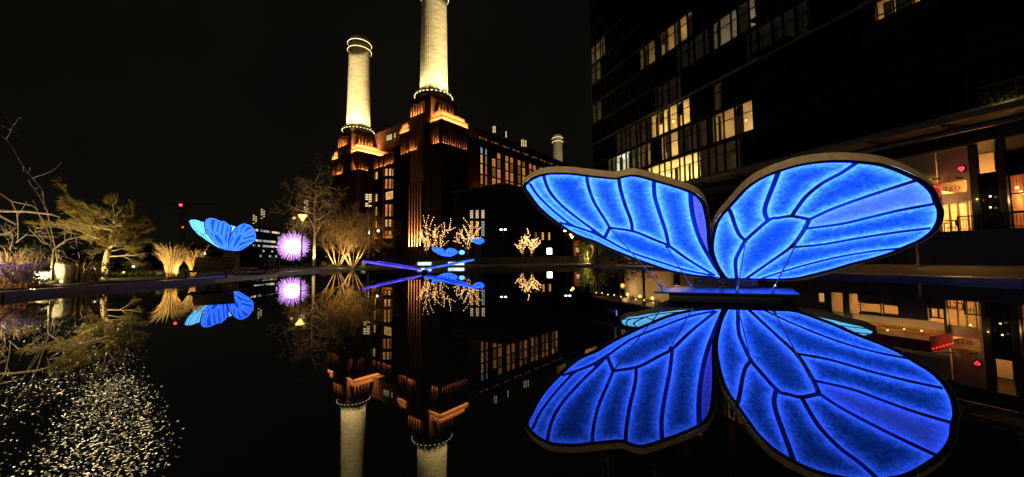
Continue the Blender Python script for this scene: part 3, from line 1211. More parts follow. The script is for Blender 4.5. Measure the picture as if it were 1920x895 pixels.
# glass boxes on the roof between the towers
for (xa, xb, ya, yb, pn) in ((725.5, 730, 254, 264, 'pane_cream'), (730.6, 735.5, 252.5, 262.5, 'pane_cream'), (739.5, 742.5, 250, 259, 'pane_cream')):
    q = sloc((xa + xb) / 2, yb, 'a', 2.0); q1 = sloc((xa + xb) / 2, ya, 'a', 2.0)
    w = abs(sloc(xa, yb, 'a', 2.0).y - sloc(xb, yb, 'a', 2.0).y)
    window(station, 'y', 2.0, q.y, q.z, w, q1.z - q.z, 2, 2, pn)
spot('brick_glow', (-20, 30, 8), (-5.4, 38, 30), 900, 50, (1.0, .4, .12), .9, .3, parent=station)

# lower dark block in front of the long face
c0b = P(944, 346, 80); c0b.z = 0
block = thing('dark_annex', 'low black brick annex with two rows of three lit windows before the power station', 'building', c0b, st_rz)
MB().box((0, 0, 0.9), (46, 16.5, 17.5)).build('wall', 'cladding', block)
MB().box((-.15, -.15, 17.5), (46.1, 16.6, 17.9)).build('roof', 'concrete', block)


def bloc(px, py, plane):
    d = ray(px, py); o = Vector((0, 0, CAMZ)) - c0b
    u = PU if plane == 'a' else PV
    q = o + d * (-o.dot(u) / d.dot(u))
    return Vector((q.dot(PU), q.dot(PV), q.z))


for j, (ya, yb) in enumerate(((394.5, 409.5), (415, 443))):
    for i, px in enumerate((885, 895.5, 906.3)):
        q, q1 = bloc(px, yb, 'a'), bloc(px, ya, 'a')
        window(block, 'y', 0, q.y, q.z, 1.0, q1.z - q.z, 2, 4 if j == 0 else 7, 'pane_cream' if j == 0 else ('pane_white' if i == 2 else 'pane_gold'))
for px, pn in ((1004, 'pane_dim'), (1017, 'pane_gold'), (1029, 'pane_gold'), (1040, 'dark_glass')):
    q, q1 = bloc(px, 450, 'b'), bloc(px, 436, 'b')
    window(block, 'x', 0, q.x, q.z, 1.0, q1.z - q.z, 2, 3, pn)

# ================================================================== GLASS TOWER ON THE RIGHT
TE = Vector((.371, -.928, 0)).normalized()
TN = Vector((-TE.y, TE.x, 0))                       # into the building
TC = Vector((15.4, 67.3, 0))
tw_rz = math.atan2(TE.y, TE.x)
glass_tower = thing('glass_tower', 'tall dark glass apartment tower with warm lit rooms at right', 'apartment tower', TC, tw_rz)


def fq(px, py, off=0.0, refl=False):
    """pixel (or pixel of its mirror image in the pool) -> (q, z) on the facade plane shifted off metres outward"""
    d = ray(px, py)
    o = Vector((0, 0, CAMZ))
    if refl:
        d.z, o.z = -d.z, -CAMZ
    c = TC - TN * off
    t = (c - o).dot(TN) / d.dot(TN)
    p = o + d * t
    return (p - c).dot(TE), p.z


def fpt(q, off, z):
    return TC + TE * q - TN * off + Vector((0, 0, z))


FZ = [10.9 + 3.8 * k for k in range(-1, 12)]        # floor levels
MBW = MB()
MBW.box((0.0, 5.6, 8.9), (62, 24, 53))
MBW.build('core_wall', 'cladding', glass_tower)
slab = MB().box((-.1, -.12, -.42), (62, 5.6, 0)).mesh('floor_slab', 'cladding')
edge = MB().box((-.3, -.42, -.34), (62, -.119, -.12)).mesh('balcony_edge', 'concrete')
for k, z in enumerate(FZ[1:]):
    o = obj('floor_slab', slab, glass_tower, (0, 0, z))
    if k in (0, 3):
        obj('balcony_edge', edge, glass_tower, (0, 0, z + .02))
MB().box((-.1, 0, 8.9), (0, 24, 53)).build('end_wall', 'cladding', glass_tower)

# bays: repeating pattern of wide and narrow lights
bays = []
q = 4.6
pat = [1.25, .80, 1.45, .95, 1.10, 1.40, .75]
i = 0
while q < 50:
    bays.append((q, q + pat[i % len(pat)]))
    q += pat[i % len(pat)] + .07
    i += 1
corner = [(0.1, 1.5), (1.57, 3.0), (3.07, 4.5)]
LIT = [  # floor index, q0, q1, light power, colour, curtains
    (0, 14.2, 23.2, 950, (1.0, .70, .24)), (1, 12.9, 14.6, 26, (1.0, .62, .24)), (1, 17.0, 19.8, 110, (1.0, .64, .24)), (1, 25.4, 30.2, 120, (1.0, .60, .26)),
    (2, 15.2, 21.9, 300, (1.0, .66, .22)), (5, 17.4, 22.9, 75, (1.0, .68, .26)), (5, 13.2, 16.4, 20, (1.0, .68, .26)), (4, 26.0, 31.0, 34, (1.0, .86, .66)),
    (2, 41.0, 44.2, 70, (1.0, .62, .28)), (1, 4.5, 10.3, 260, (.80, 1.0, .84)), (0, 10.4, 12.0, 30, (.95, .95, .7)), (2, 25.6, 26.9, 6, (1.0, .62, .3)),
    (1, 20.3, 24.5, 4, (1.0, .75, .4)), (2, 7.0, 14.8, 5, (1.0, .8, .5)), (1, 10.6, 12.6, 9, (.9, .9, .5)), (3, 16.0, 21.0, 1.6, (.9, .9, 1)), (0, 23.6, 28.5, 4, (1.0, .75, .4)), (0, 5.0, 10.2, 40, (.85, 1.0, .85)), (4, 20.0, 25.0, 1.2, (.8, .9, 1)), (3, 30.0, 36.0, 1.2, (.8, .9, 1)),  # mostly dim rooms, added so the dark tower's mullions show
    (6, 0.2, 3.2, 10, (1.0, .8, .5)), (7, 0.2, 4.4, 22, (1.0, .8, .55)), (4, 0.2, 3.0, 7, (1.0, .7, .4)),
]


def tower_window(w, h, tr):
    m = MB()
    b = .055
    m.box((-w / 2, -.07, 0), (-w / 2 + b, .12, h)); m.box((w / 2 - b, -.07, 0), (w / 2, .12, h))
    m.box((-w / 2 + b, -.06, 0), (w / 2 - b, .10, b)); m.box((-w / 2 + b, -.06, h - b), (w / 2 - b, .10, h))
    m.box((-w / 2 + b, -.062, tr - .035), (w / 2 - b, .06, tr + .035))
    return m.mesh('window', 'dark_frame')


_tw, _tp = {}, {}
nwin = 0
for k in range(0, 9):
    z0 = FZ[k + 1]
    for (a, b) in corner + bays:
        # only the storeys that rise into the view at this distance
        c = fpt((a + b) / 2, 0, z0)
        if (c.z - CAMZ) / c.y > .80:
            continue
        w = round(b - a, 2)
        lit = any(f_ == k and q0 - .3 <= (a + b) / 2 <= q1 + .3 for f_, q0, q1, _, _ in LIT)
        if not lit and k >= 6 and a > 8:
            continue
        if w not in _tw:
            _tw[w] = tower_window(w, 3.38, 2.15)
            _tp[w] = {m: MB().box((-w / 2 + .03, .0, .03), (w / 2 - .03, .03, 3.35)).mesh('pane', m) for m in ('glass', 'dark_glass')}
        o = obj('window', _tw[w], glass_tower, ((a + b) / 2, 0, z0))
        obj('pane', _tp[w]['glass' if lit else 'dark_glass'], o)
        nwin += 1
rr = random.Random(3)
for (k, q0, q1, pw, col) in LIT:
    z0 = FZ[k + 1]
    D = 4.2
    m = MB()
    h = 3.36
    x0, x1 = q0 - .05, q1 + .05
    vs = [(x0, .13, 0.01), (x1, .13, 0.01), (x1, D, 0.01), (x0, D, 0.01), (x0, .13, h), (x1, .13, h), (x1, D, h), (x0, D, h)]
    m.add(vs, [(0, 1, 2, 3), (4, 7, 6, 5), (3, 2, 6, 7), (0, 3, 7, 4), (2, 1, 5, 6)])
    # a door or a cupboard and a picture on the back wall
    m.box((x0 + (x1 - x0) * .55, D - .08, 0.02), (x0 + (x1 - x0) * .55 + .9, D - .001, 2.1))
    m.box((x0 + .3, D - .9, 0.02), (x0 + 1.3, D - .05, .8))
    o = m.build('room', 'room', glass_tower, loc=(0, 0, z0))
    n_ = max(1, int((x1 - x0) / 3))
    for j in range(n_):
        xx = x0 + (x1 - x0) * (j + .5) / n_
        point('room_lamp', (xx, 2.6, z0 + 2.2), pw / n_, col, .18, parent=glass_tower)
        MB().lathe([(.16, 2.32), (.17, 2.4), (.05, 2.5), (.02, 2.55), (.02, h)], 10, (xx, 2.6, 0)).build('pendant_lamp', 'cream', o)
    # curtains gathered at some of the mullions
    for j in range(1 + int((x1 - x0) / 2.2)):
        if k == 0 and j == 1: continue
        xx = x0 + .15 + j * 2.2 + rr.uniform(0, .5)
        wd_ = rr.uniform(.35, .8)
        if xx + wd_ > x1: continue
        cm = MB()
        ns = 14
        pts_ = [(xx + wd_ * t / ns, .38 + .05 * math.sin(t * 1.9)) for t in range(ns + 1)]
        cm.add([(x, y, 0.04) for x, y in pts_] + [(x, y, 3.2 if k else 2.2) for x, y in pts_], [(t, t + 1, ns + 2 + t, ns + 1 + t) for t in range(ns)])
        cm.build('curtain', 'curtain', o)
# blinds let down behind some of the lit panes
rb = random.Random(14)
for (k, q0, q1, pw, col) in LIT:
    if pw < 20 or k == 0: continue
    for (a, b) in bays:
        if q0 < a and b < q1 and rb.random() < .42:
            z_ = rb.choice([.05, 1.0, 1.6, 2.2])
            MB().box((a + .08, .16, FZ[k + 1] + (z_ if rb.random() < .6 else .05)), (b - .08, .18, FZ[k + 1] + 3.3)).build('blind', 'curtain' if rb.random() < .6 else 'navy', glass_tower)
MB().box((40.6, -1.3, FZ[3] - .2), (45.0, -.13, FZ[3] + 1.15)).build('balcony', 'cladding', glass_tower)
# ceiling strip lights in the brightest flat
m = MB().box((19.2, 1.5, 12.9), (23.0, 1.62, 12.98)).build('strip_light', 'pane_cream', glass_tower)
p_ = fq(1167, 294, -.6)
MB().ball((p_[0], .6, p_[1]), .16, 10).build('spot_lamp', 'lamp_white', glass_tower)
point('spot_lamp_light', (p_[0], .9, p_[1]), 30, (.9, 1, .9), .1, parent=glass_tower)
MB().ball((11.2, .5, 15.9), .07, 8).build('spot_lamp', 'lamp_white', glass_tower)

# canopies over the terrace: a lit fascia, a soffit and a steel edge
m = MB().box((22.5, -2.9, 9.75), (62, -.43, 10.0)); m.box((22.6, -2.88, 9.62), (62, -2.6, 9.749))
can = m.build('canopy', 'concrete', glass_tower)
MB().box((33.0, -3.2, 8.72), (62, -3.02, 8.95)).build('canopy_edge', 'steel', can)
MB().box((23.0, -.2, 8.45), (62, 5, 8.7)).build('soffit', 'cladding', can)
for qq in (25.5, 29.5, 33.5, 37.7, 41.3, 45.1, 49):
    MB().box((qq - .1, -2.7, 9.5), (qq + .1, -.3, 9.62)).build('canopy_beam', 'cladding', can)
# faint balconies with glass balustrades on the dark storeys above
for k in (1, 2, 3, 4):
    for q0 in (31.5, 36.5, 41.5, 46.0):
        if k == 2 and q0 == 41.5: continue
        z0 = FZ[k + 1]
        m = MB().box((q0, -1.5, -.2), (q0 + 3.6, -.13, -.02))
        m.box((q0, -1.5, 1.02), (q0 + 3.6, -1.44, 1.08))
        for t in range(4):
            m.box((q0 + t * 1.18, -1.5, -.02), (q0 + t * 1.18 + .05, -1.45, 1.02))
        b_ = m.build('balcony', 'black_metal', glass_tower, loc=(0, 0, z0))
        MB().box((q0 + .06, -1.485, .05), (q0 + 3.55, -1.47, 1.0)).build('balustrade_glass', 'glass', b_)


# ------------------------------------------------------------------ leaves (used by all the planting)
def leaf_mesh(mb, c, ln, wd_, rng, m=0, flat=False):
    a = rng.uniform(0, 2 * PI)
    el = rng.uniform(-.15, .15) if flat else rng.uniform(-1.2, 1.2)
    u = Vector((math.cos(a) * math.cos(el), math.sin(a) * math.cos(el), math.sin(el)))
    v = u.cross(Vector((rng.uniform(-.25, .25), rng.uniform(-.25, .25), 1)) if flat else Vector((rng.gauss(0, 1), rng.gauss(0, 1), rng.gauss(0, 1)))).normalized()
    w = u.cross(v) * wd_ * .25
    c = Vector(c)
    mb.add([c - u * ln * .5, c + v * wd_ * .5 + w, c + u * ln * .5, c - v * wd_ * .5 + w], [(0, 1, 2), (0, 2, 3)], m)


# lit planting in a glass box on the balcony at the far right
q0, z0 = fq(1835, 217, 1.2); q1, z1 = fq(1895, 172, 1.2)
pb = thing('balcony_planter', 'glass fronted balcony planter full of yellow lit leaves under the upper right canopy', 'planter', fpt(q0, 1.0, z0), tw_rz)
MB().box((0, -.35, -.12), (3.3, .55, 0)).build('tray', 'concrete', pb)
MB().box((0, -.4, 0), (2.3, -.385, 1.75)).build('glass_front', 'glass', pb)
MB().box((0, -.42, 1.75), (2.3, -.37, 1.79)).build('top_rail', 'steel', pb)
lm = MB()
rg = random.Random(8)
for _ in range(900):
    x = rg.uniform(0, 3.2)
    hgt = 1.6 * (1 - max(0, x - 1.9) * .45)
    leaf_mesh(lm, (x, rg.uniform(-.3, .4), rg.uniform(0, hgt) * rg.uniform(.5, 1)), .11, .05, rg)
stuff(lm.build('leaves', 'green_leaf', pb))
point('planter_lamp', (1.2, -.1, .12), 26, (1.0, .72, .2), .05, parent=pb)
point('planter_lamp', (2.8, -.1, .12), 22, (1.0, .72, .2), .05, parent=pb)

# ------------------------------------------------------------------ TERRACE AND RESTAURANTS
def facade_thing(name, label, cat, group=None):
    return thing(name, label, cat, TC, tw_rz, group)


ter = MB()
ter.box((24, -4.6, .05), (62, 9, 2.2))
t_o = structure(ter.build('terrace', 'kerb'))
t_o.location = TC; t_o.rotation_euler = (0, 0, tw_rz)
for st_ in range(5):
    o = structure(MB().box((43.5, -4.6 - .38 * (5 - st_), .09), (62, -4.601, .2 + .36 * (st_ + 1) - .02 * st_)).build('terrace_steps', 'kerb'))
    o.location = TC; o.rotation_euler = (0, 0, tw_rz)
    o.location = TC - TN * (.0 if st_ == 0 else .003 * st_)

rest = facade_thing('terrace_restaurant', 'cream restaurant front with red awning, letters and string bulbs beside the glass tower', 'restaurant')
M1 = MB()
# back wall, floor band, upper wall
M1.box((33.2, 4.4, 2.2), (45.3, 4.6, 8.4))
M1.box((33.2, .45, 4.30), (43.6, .62, 8.4))
M1.box((43.7, .40, 6.05), (45.3, .60, 8.4))
M1.box((45.1, .395, 2.2), (45.35, .9, 8.4))
M1.box((33.2, .47, 2.2), (45.2, 4.4, 2.26))
M1.build('wall', 'cream', rest)
MB().box((36.6, .30, 4.32), (43.5, .449, 4.85)).build('fascia', 'cream', rest)
MB().box((36.6, .36, 4.851), (43.5, .448, 5.45)).build('sign_band', mat('sign_band_wood', (.50, .26, .09), .6, var=.2, scale=3), rest)
MB().box((33.2, .46, 5.451), (43.6, 4.3, 5.55)).build('ceiling', 'cream', rest)


def text_on(txt, size, parent, loc, name='sign_letters', m='letter', ext=.02):
    cu = bpy.data.curves.new(name, 'FONT')
    cu.body = txt
    cu.size = size
    cu.extrude = ext
    cu.space_character = 1.25
    tmp = bpy.data.objects.new(name + '_t', cu)
    C.objects.link(tmp)
    dg = bpy.context.evaluated_depsgraph_get()
    me = bpy.data.meshes.new_from_object(tmp.evaluated_get(dg))
    bpy.data.objects.remove(tmp)
    bpy.data.curves.remove(cu)
    me.materials.clear(); me.materials.append(MT[m])
    o = obj(name, me, parent, loc)
    o.rotation_euler = (PI / 2, 0, 0)
    return o


text_on('CONSERVATORY', .26, rest, (39.7, .345, 5.0))
# windows with warm rooms behind: built as frames with panes, columns between
def rwin(parent, q0, q1, z0, z1, nx, ny, y=.42, fm='navy', fw=.09):
    m = MB()
    m.box((q0 - fw, y - .06, z0 - fw), (q0, y + .06, z1 + fw)); m.box((q1, y - .06, z0 - fw), (q1 + fw, y + .06, z1 + fw))
    m.box((q0, y - .05, z0 - fw), (q1, y + .05, z0)); m.box((q0, y - .05, z1), (q1, y + .05, z1 + fw))
    for i in range(1, nx):
        x = q0 + (q1 - q0) * i / nx
        m.box((x - fw * .6, y - .045, z0), (x + fw * .6, y + .045, z1))
    for i in range(1, ny):
        z = z0 + (z1 - z0) * (.42 if ny == 2 else i / ny)
        m.box((q0, y - .04, z - fw * .6), (q1, y + .04, z + fw * .6))
    o = m.build('window', fm, parent)
    MB().box((q0, y - .01, z0), (q1, y + .01, z1)).build('pane', 'glass', o)
    return o


rwin(rest, 38.62, 39.88, 3.37, 4.05, 1, 1)
rwin(rest, 40.12, 41.0, 3.37, 4.05, 1, 1)
rwin(rest, 42.85, 43.52, 2.8, 3.95, 2, 2)
rwin(rest, 43.72, 44.95, 2.35, 4.4, 3, 2, y=.46, fm='cream')
rwin(rest, 43.72, 45.05, 5.2, 6.0, 1, 1, y=.46, fm='cream')
MB().box((43.65, .40, 4.5), (45.2, .55, 5.1)).build('spandrel', 'cream', rest)
text_on('TEO', .36, rest, (43.95, .40, 5.42))
m = MB()
m.box((37.45, .1, 2.2), (37.95, .45, 5.4)); m.box((38.5, .2, 2.2), (43.6, .40, 3.27)); m.box((41.1, .0, 2.2), (42.75, .39, 4.25)); m.box((38.5, .25, 4.14), (41.05, .40, 4.30))
m.box((43.56, .0, 2.2), (43.70, .45, 6.0)); m.box((36.3, .12, 2.2), (36.62, .46, 4.6))
m.build('dark_panelling', 'navy', rest)
MB().box((33.4, .3, 2.2), (36.25, .5, 4.3)).build('timber_wall', 'wood', rest)
rwin(rest, 35.55, 36.0, 2.75, 3.6, 1, 1, y=.26)
MB().box((35.5, .30, 2.7), (36.05, .33, 3.65)).build('lit_window', 'pane_gold', rest)
for (q, z, pw) in ((39.3, 3.9, 150), (40.6, 3.9, 120), (43.2, 3.7, 130), (44.4, 4.1, 260), (37.0, 3.8, 90), (38.2, 3.7, 70), (44.4, 5.8, 120)):
    point('restaurant_lamp', (q, 2.0, z), pw * 1.7, (1.0, .46, .12), .12, parent=rest)
for (q, z) in ((39.64, 5.11), (40.49, 5.31), (41.47, 5.06), (42.44, 5.01), (38.6, 5.2), (44.88, 4.2), (37.6, 5.0)):
    o = MB().ball((q, -.22, z), .075, 8).build('sign_bulb', 'lamp_yellow', rest)
    MB().tube([(q, -.22, z + .07), (q, -.22, z + .2), (q, .2, z + .25)], .018, 5).build('bulb_arm', 'black_metal', o)
    point('sign_bulb_light', (q, -.34, z - .12), 16, (1.0, .62, .2), .05, parent=rest)
# the wall above with the slanting soffit, lit from the terrace below
spot('wall_light', (43.0, -2.0, 3.2), (44.2, .4, 7.0), 220, 80, (1.0, .52, .20), .8, .3, parent=rest)
# shelves behind the narrow window; bottles glow by an orange emission of their own
for j in range(3):
    z = 2.75 + j * .42
    MB().box((38.0, 1.0, z), (38.46, 1.35, z + .03)).build('shelf', 'wood', rest)
bt = MB().lathe([(.045, 0), (.05, .02), (.05, .18), (.018, .24), (.018, .31), (.001, .31)], 8).mesh('bottle', 'glass')
k_ = 0
for j in range(3):
    for t in range(3):
        o = obj('bottle', MB().lathe([(.045, 0), (.05, .02), (.05, .18), (.018, .24), (.018, .31), (.001, .31)], 8).mesh('bottle', 'bottle_glow') if k_ == 0 else bt2, None)
        bt2 = o.data
        tag(o, 'glowing bottle on the ' + ('lower', 'middle', 'upper')[j] + ' shelf in the narrow restaurant window, ' + ('left', 'centre', 'right')[t] + ' of three', 'bottle', 'bottles on the restaurant shelves')
        o.location = fpt(38.08 + t * .14, -1.15, 2.785 + j * .42)
        k_ += 1
# awning
aw = facade_thing('red_awning', 'red cloth awning with small red lamps over the restaurant tables', 'awning')
m = MB()
m.add([(39.2, .2, 6.35), (43.85, .2, 6.35), (43.85, -3.1, 5.95), (39.2, -3.1, 5.95)], [(0, 1, 2, 3)])
m.add([(39.2, .2, 6.33), (43.85, .2, 6.33), (43.85, -3.1, 5.93), (39.2, -3.1, 5.93)], [(3, 2, 1, 0)])
m.build('canopy_cloth', 'red', aw)
MB().box((39.2, -3.14, 5.25), (43.85, -3.10, 5.95)).build('front_valance', 'red', aw)
MB().box((43.85, -3.1, 4.95), (43.89, .2, 5.95)).build('side_valance', 'red', aw)
MB().tube([(43.87, -3.12, 5.97), (43.87, .2, 6.37)], .05, 6).build('awning_arm', 'black_metal', aw)
MB().tube([(39.2, -3.12, 5.97), (43.87, -3.12, 5.97)], .05, 6).build('awning_bar', 'black_metal', aw)
for t in range(7):
    MB().ball((43.94, -2.9 + t * .48, 5.75 - .02 * t), .045, 6).build('red_lamp', 'lamp_red', aw)
point('awning_lamp', (43.2, -1.5, 5.2), 14, (1.0, .35, .15), .1, parent=aw)
point('awning_lamp', (44.4, -1.5, 5.5), 10, (1.0, .25, .12), .1, parent=aw)
# red neon sign on the wall above
pn = fq(1803, 317, -.3)
ns = thing('neon_sign', 'small red heart shaped neon sign fixed high on the restaurant wall', 'neon sign', fpt(pn[0], -.25, pn[1]), tw_rz)
hp = [(.11 * (math.sin(t) ** 3), 0, .0085 * (13 * math.cos(t) - 5 * math.cos(2 * t) - 2 * math.cos(3 * t) - math.cos(4 * t))) for t in [2 * PI * k / 28 for k in range(29)]]
MB().tube(hp, .026, 6, cap=False).build('neon_tube', 'lamp_red', ns)
MB().box((-.16, .03, -.18), (.16, .1, .16)).build('back_plate', 'black_metal', ns)
for p3 in (((.24, .12, -.72), (.06, -.4, -.55)),):
    MB().tube([(-.25, .3, -.6), (-.25, -.1, -.6)], .03, 6).tube([(-.25, -.1, -.62), (.12, -.3, -.72)], .07, 8).build('camera_housing', 'black_metal', ns)

# dark columns and the second restaurant at the right edge
for q in (45.55, 46.75):
    c_ = facade_thing('terrace_column', 'dark square column right of the cream restaurant wall' if q < 46 else 'dark square column left of the restaurant with hanging bulbs', 'column', 'columns under the tower')
    MB().box((q - .17, -.2, 2.2), (q + .17, .3, 8.4)).build('shaft', 'cladding', c_)
    MB().box((q - .22, -.25, 2.2), (q + .22, .35, 2.4)).build('base', 'black_metal', c_)
gs = facade_thing('glass_screen', 'tall glass screen between two dark columns with two small yellow lamps', 'glass screen')
MB().box((45.72, .1, 2.3), (46.55, .16, 6.3)).build('glass_pane', 'dark_glass', gs)
MB().box((45.72, .35, 2.3), (46.55, .5, 6.2)).build('back_panel', mat('olive_panel', (.20, .17, .08), .5), gs)
for (px, py) in ((1832, 374), (1857, 368.5), (1857, 389)):
    q, z = fq(px, py, .3)
    MB().ball((q, -.3, z), .055 if px > 1840 else .045, 8).build('wall_lamp', 'lamp_yellow', gs)
    point('wall_lamp_light', (q, -.45, z), 5, (1, .7, .2), .05, parent=gs)
r2 = facade_thing('bulb_restaurant', 'restaurant interior with hanging round bulbs at the right edge', 'restaurant')
m = MB()
m.box((46.95, 3.4, 2.2), (55, 3.6, 6.4)); m.box((46.95, .3, 6.3), (55, 3.6, 6.45)); m.box((46.95, .3, 2.2), (55, 3.5, 2.27)); m.box((46.92, .3, 2.2), (46.97, 3.5, 6.4))
m.build('wall', mat('terracotta_wall', (.55, .28, .13), .8, var=.25, scale=2), r2)
rwin(r2, 46.97, 50.0, 2.3, 5.9, 4, 3, y=.3, fm='black_metal', fw=.07)
MB().box((46.9, .22, 5.9), (52, .42, 6.6)).build('fascia', 'cladding', r2)
MB().box((47.0, 3.2, 3.4), (54, 3.39, 3.45)).build('shelf', 'wood', r2)
for (px, py) in ((1890, 355), (1906, 352), (1913, 359.5), (1919, 362), (1926, 357)):
    q, z = fq(px, py, -.8)
    o = MB().ball((q, .9, z), .085, 10).build('globe_bulb', 'bulb', r2)
    MB().tube([(q, .9, z + .08), (q, .9, 6.3)], .01, 4).build('bulb_cord', 'black_metal', o)
for q in (47.6, 48.8):
    point('restaurant_lamp', (q, 1.6, 4.4), 75, (1.0, .50, .16), .2, parent=r2)
# terrace railing
rl = facade_thing('terrace_railing', 'black metal railing with thin bars along the terrace edge', 'railing')
m = MB()
m.box((45.0, -1.42, 3.28), (53, -1.36, 3.35)); m.box((45.0, -1.42, 2.42), (53, -1.36, 2.47))
m.build('top_rail', 'black_metal', rl)
bar_m = MB().box((-.035, -1.415, 2.2), (.035, -1.365, 3.28)).mesh('rail_post', 'black_metal')
for t in range(8):
    obj('rail_post', bar_m, rl, (45.04 + t * .95, 0, 0))
thin = MB().box((-.01, -1.40, 2.47), (.01, -1.38, 3.28)).mesh('rail_bar', 'black_metal')
for t in range(58):
    obj('rail_bar', thin, rl, (45.16 + t * .13, 0, 0))
# restaurant tables and chairs just inside the window of the cream front
def make_table(q, off, lab):
    t = thing('dining_table', lab, 'table', fpt(q, off, 2.26 if off < 0 else 2.2), tw_rz, 'restaurant tables')
    MB().lathe([(.001, .72), (.36, .72), (.36, .75), (.001, .75)], 16).build('tabletop', 'wood', t)
    MB().lathe([(.2, 0), (.2, .02), (.03, .05), (.03, .72)], 10).build('pedestal', 'black_metal', t)
    return t


def make_chair(q, off, rz, lab):
    t = thing('dining_chair', lab, 'chair', fpt(q, off, 2.26 if off < 0 else 2.2), tw_rz + rz, 'restaurant chairs')
    MB().box((-.21, -.21, .43), (.21, .21, .47)).build('seat', 'wood', t)
    m = MB()
    for t_ in range(5):
        m.box((-.2 + t_ * .095, .19, .5), (-.175 + t_ * .095, .21, .86))
    m.box((-.21, .185, .84), (.21, .215, .9))
    m.build('backrest', 'black_metal', t)
    for sx_ in (-.19, .19):
        for sy_ in (-.19, .19):
            MB().tube([(sx_, sy_, 0), (sx_ * .9, sy_ * .9, .43)], .016, 5).build('leg', 'black_metal', t)
    return t


make_table(44.3, 1.1, 'small round table in front of the window lettered TEO')
make_chair(43.95, 1.2, R(90), 'slatted chair left of the round table before the TEO window')
make_chair(44.7, 1.1, R(-90), 'slatted chair right of the round table before the TEO window')
make_table(46.6, -1.6, 'small round table inside behind the dark columns')

# fill lamp added out of view behind the camera; it warms the upper rims of the near lantern
spot('rim_fill_light', (1.2, -2.0, 10.0), (2.7, 4.6, 1.2), 950, 46, (1.0, .76, .44), .5, .2)

# ================================================================== PLANTING HELPERS
def grow(mb, p, d, ln, r, lvl, rng, ends=None, kids=(3, 4), ratio=.68, spread=.7, grav=0.0, wob=.18, n=4, m=0, segs=4, minr=.004, up=0.0):
    """one limb as a wandering tapered tube, then its side shoots"""
    pts, rad = [Vector(p)], [r]
    d = Vector(d).normalized()
    for i in range(segs):
        d = (d + Vector((rng.gauss(0, wob), rng.gauss(0, wob), rng.gauss(0, wob) + grav + up))).normalized()
        pts.append(pts[-1] + d * (ln / segs))
        rad.append(max(minr * .7, r * (1 - .62 * (i + 1) / segs)))
    mb.tube(pts, rad, n if lvl > 1 else 3, m, cap=False)
    if ends is not None and lvl <= 1:
        ends += pts[1:]
    if lvl <= 0:
        return
    for k in range(rng.randint(*kids)):
        t = rng.uniform(.3, 1.0)
        i = min(segs - 1, int(t * segs))
        q = pts[i].lerp(pts[i + 1], t * segs - i)
        dd = (pts[i + 1] - pts[i]).normalized()
        ax_ = dd.orthogonal().normalized()
        ax_.rotate(Matrix.Rotation(rng.uniform(0, 2 * PI), 3, dd))
        nd = (dd * (1 - spread * rng.uniform(.5, 1)) + ax_ * spread * rng.uniform(.6, 1.1)).normalized()
        grow(mb, q, nd, ln * ratio * rng.uniform(.7, 1.15), max(minr, rad[i] * .62), lvl - 1, rng, ends, kids, ratio, spread, grav, wob, n, m, segs, minr, up)


def garden_light(name_loc, target, power, angle=95, color=(1.0, .68, .26)):
    """a small ground spike lamp: housing, lens and its own light"""
    b = Vector(name_loc)
    spot('garden_light_beam', b + Vector((0, 0, .14)), target, power, angle, color, .7, .04)


# ---- round light sphere of rods
dc = P(550, 462, 32.0)
dd_ = thing('dandelion_light', 'round violet white light sphere of thin glowing rods left of the bare lit trees', 'light sculpture', (dc.x, dc.y, .12))
rg = random.Random(2)
rods = MB()
for k in range(300):
    z = 1 - 2 * (k + .5) / 300
    a = k * 2.39996
    u = Vector((math.sqrt(1 - z * z) * math.cos(a), math.sqrt(1 - z * z) * math.sin(a), z))
    l_ = rg.uniform(1.12, 1.42)
    rods.tube([u * .1, u * .62], [.022, .018], 3, 0, cap=False)
    rods.tube([u * .62, u * l_], [.018, .007], 3, 1, cap=False)
stuff(rods.build('glowing_rods', ['dandelion_core', 'dandelion'], dd_, loc=(0, 0, dc.z - .12)))
MB().ball((0, 0, dc.z - .12), .66, 14).build('core', 'dandelion_core', dd_)
MB().tube([(0, 0, 0), (0, 0, dc.z - .4)], .05, 8).build('stem', 'black_metal', dd_)

# ---- timber loungers
def lounger(loc, rz, lab, w=1.5):
    t = thing('timber_lounger', lab, 'lounger', loc, rz, 'timber loungers by the pool')
    prof = [(-.95, .33), (-.6, .36), (-.3, .35), (-.02, .30), (.16, .33), (.30, .48), (.40, .68), (.50, .92), (.56, 1.02)]
    pr = smooth_poly(prof, False, .05)
    # slats across
    L_ = np.cumsum(np.r_[0, np.hypot(*np.diff(pr, axis=0).T)])
    ns = 20
    for k in range(ns):
        s_ = L_[-1] * (k + .5) / ns
        x, z = np.interp(s_, L_, pr[:, 0]), np.interp(s_, L_, pr[:, 1])
        x2, z2 = np.interp(s_ + .01, L_, pr[:, 0]), np.interp(s_ + .01, L_, pr[:, 1])
        u = Vector((x2 - x, 0, z2 - z)).normalized()
        MB().obox((x, 0, z), u * (L_[-1] / ns * .42), (0, w / 2, 0), u.cross(Vector((0, 1, 0))) * .018).build('slat', 'wood', t)
    for sy_ in (-w / 2 + .08, w / 2 - .08):
        m = MB()
        m.tube([(x, sy_, z - .045) for x, z in pr[::3]], .03, 5)
        m.tube([(-.9, sy_, .3), (-.85, sy_, .02), (-.3, sy_, 0.02), (.25, sy_, .02), (.5, sy_, .12), (.55, sy_, .5), (.53, sy_, .95)], .03, 5)
        m.build('side_frame', 'black_metal', t)
    t.scale = (.78, .78, .62)
    return t


b1 = G(398, 520, .135)
lounger((b1.x, b1.y, .135), R(118), 'curved timber lounger beside the glowing straw grass, backrest to the left butterfly', 1.35)
b2 = G(488, 515, .135)
lounger((b2.x, b2.y, .135), R(8), 'curved timber lounger seen from the side in front of the violet light sphere', 1.3)

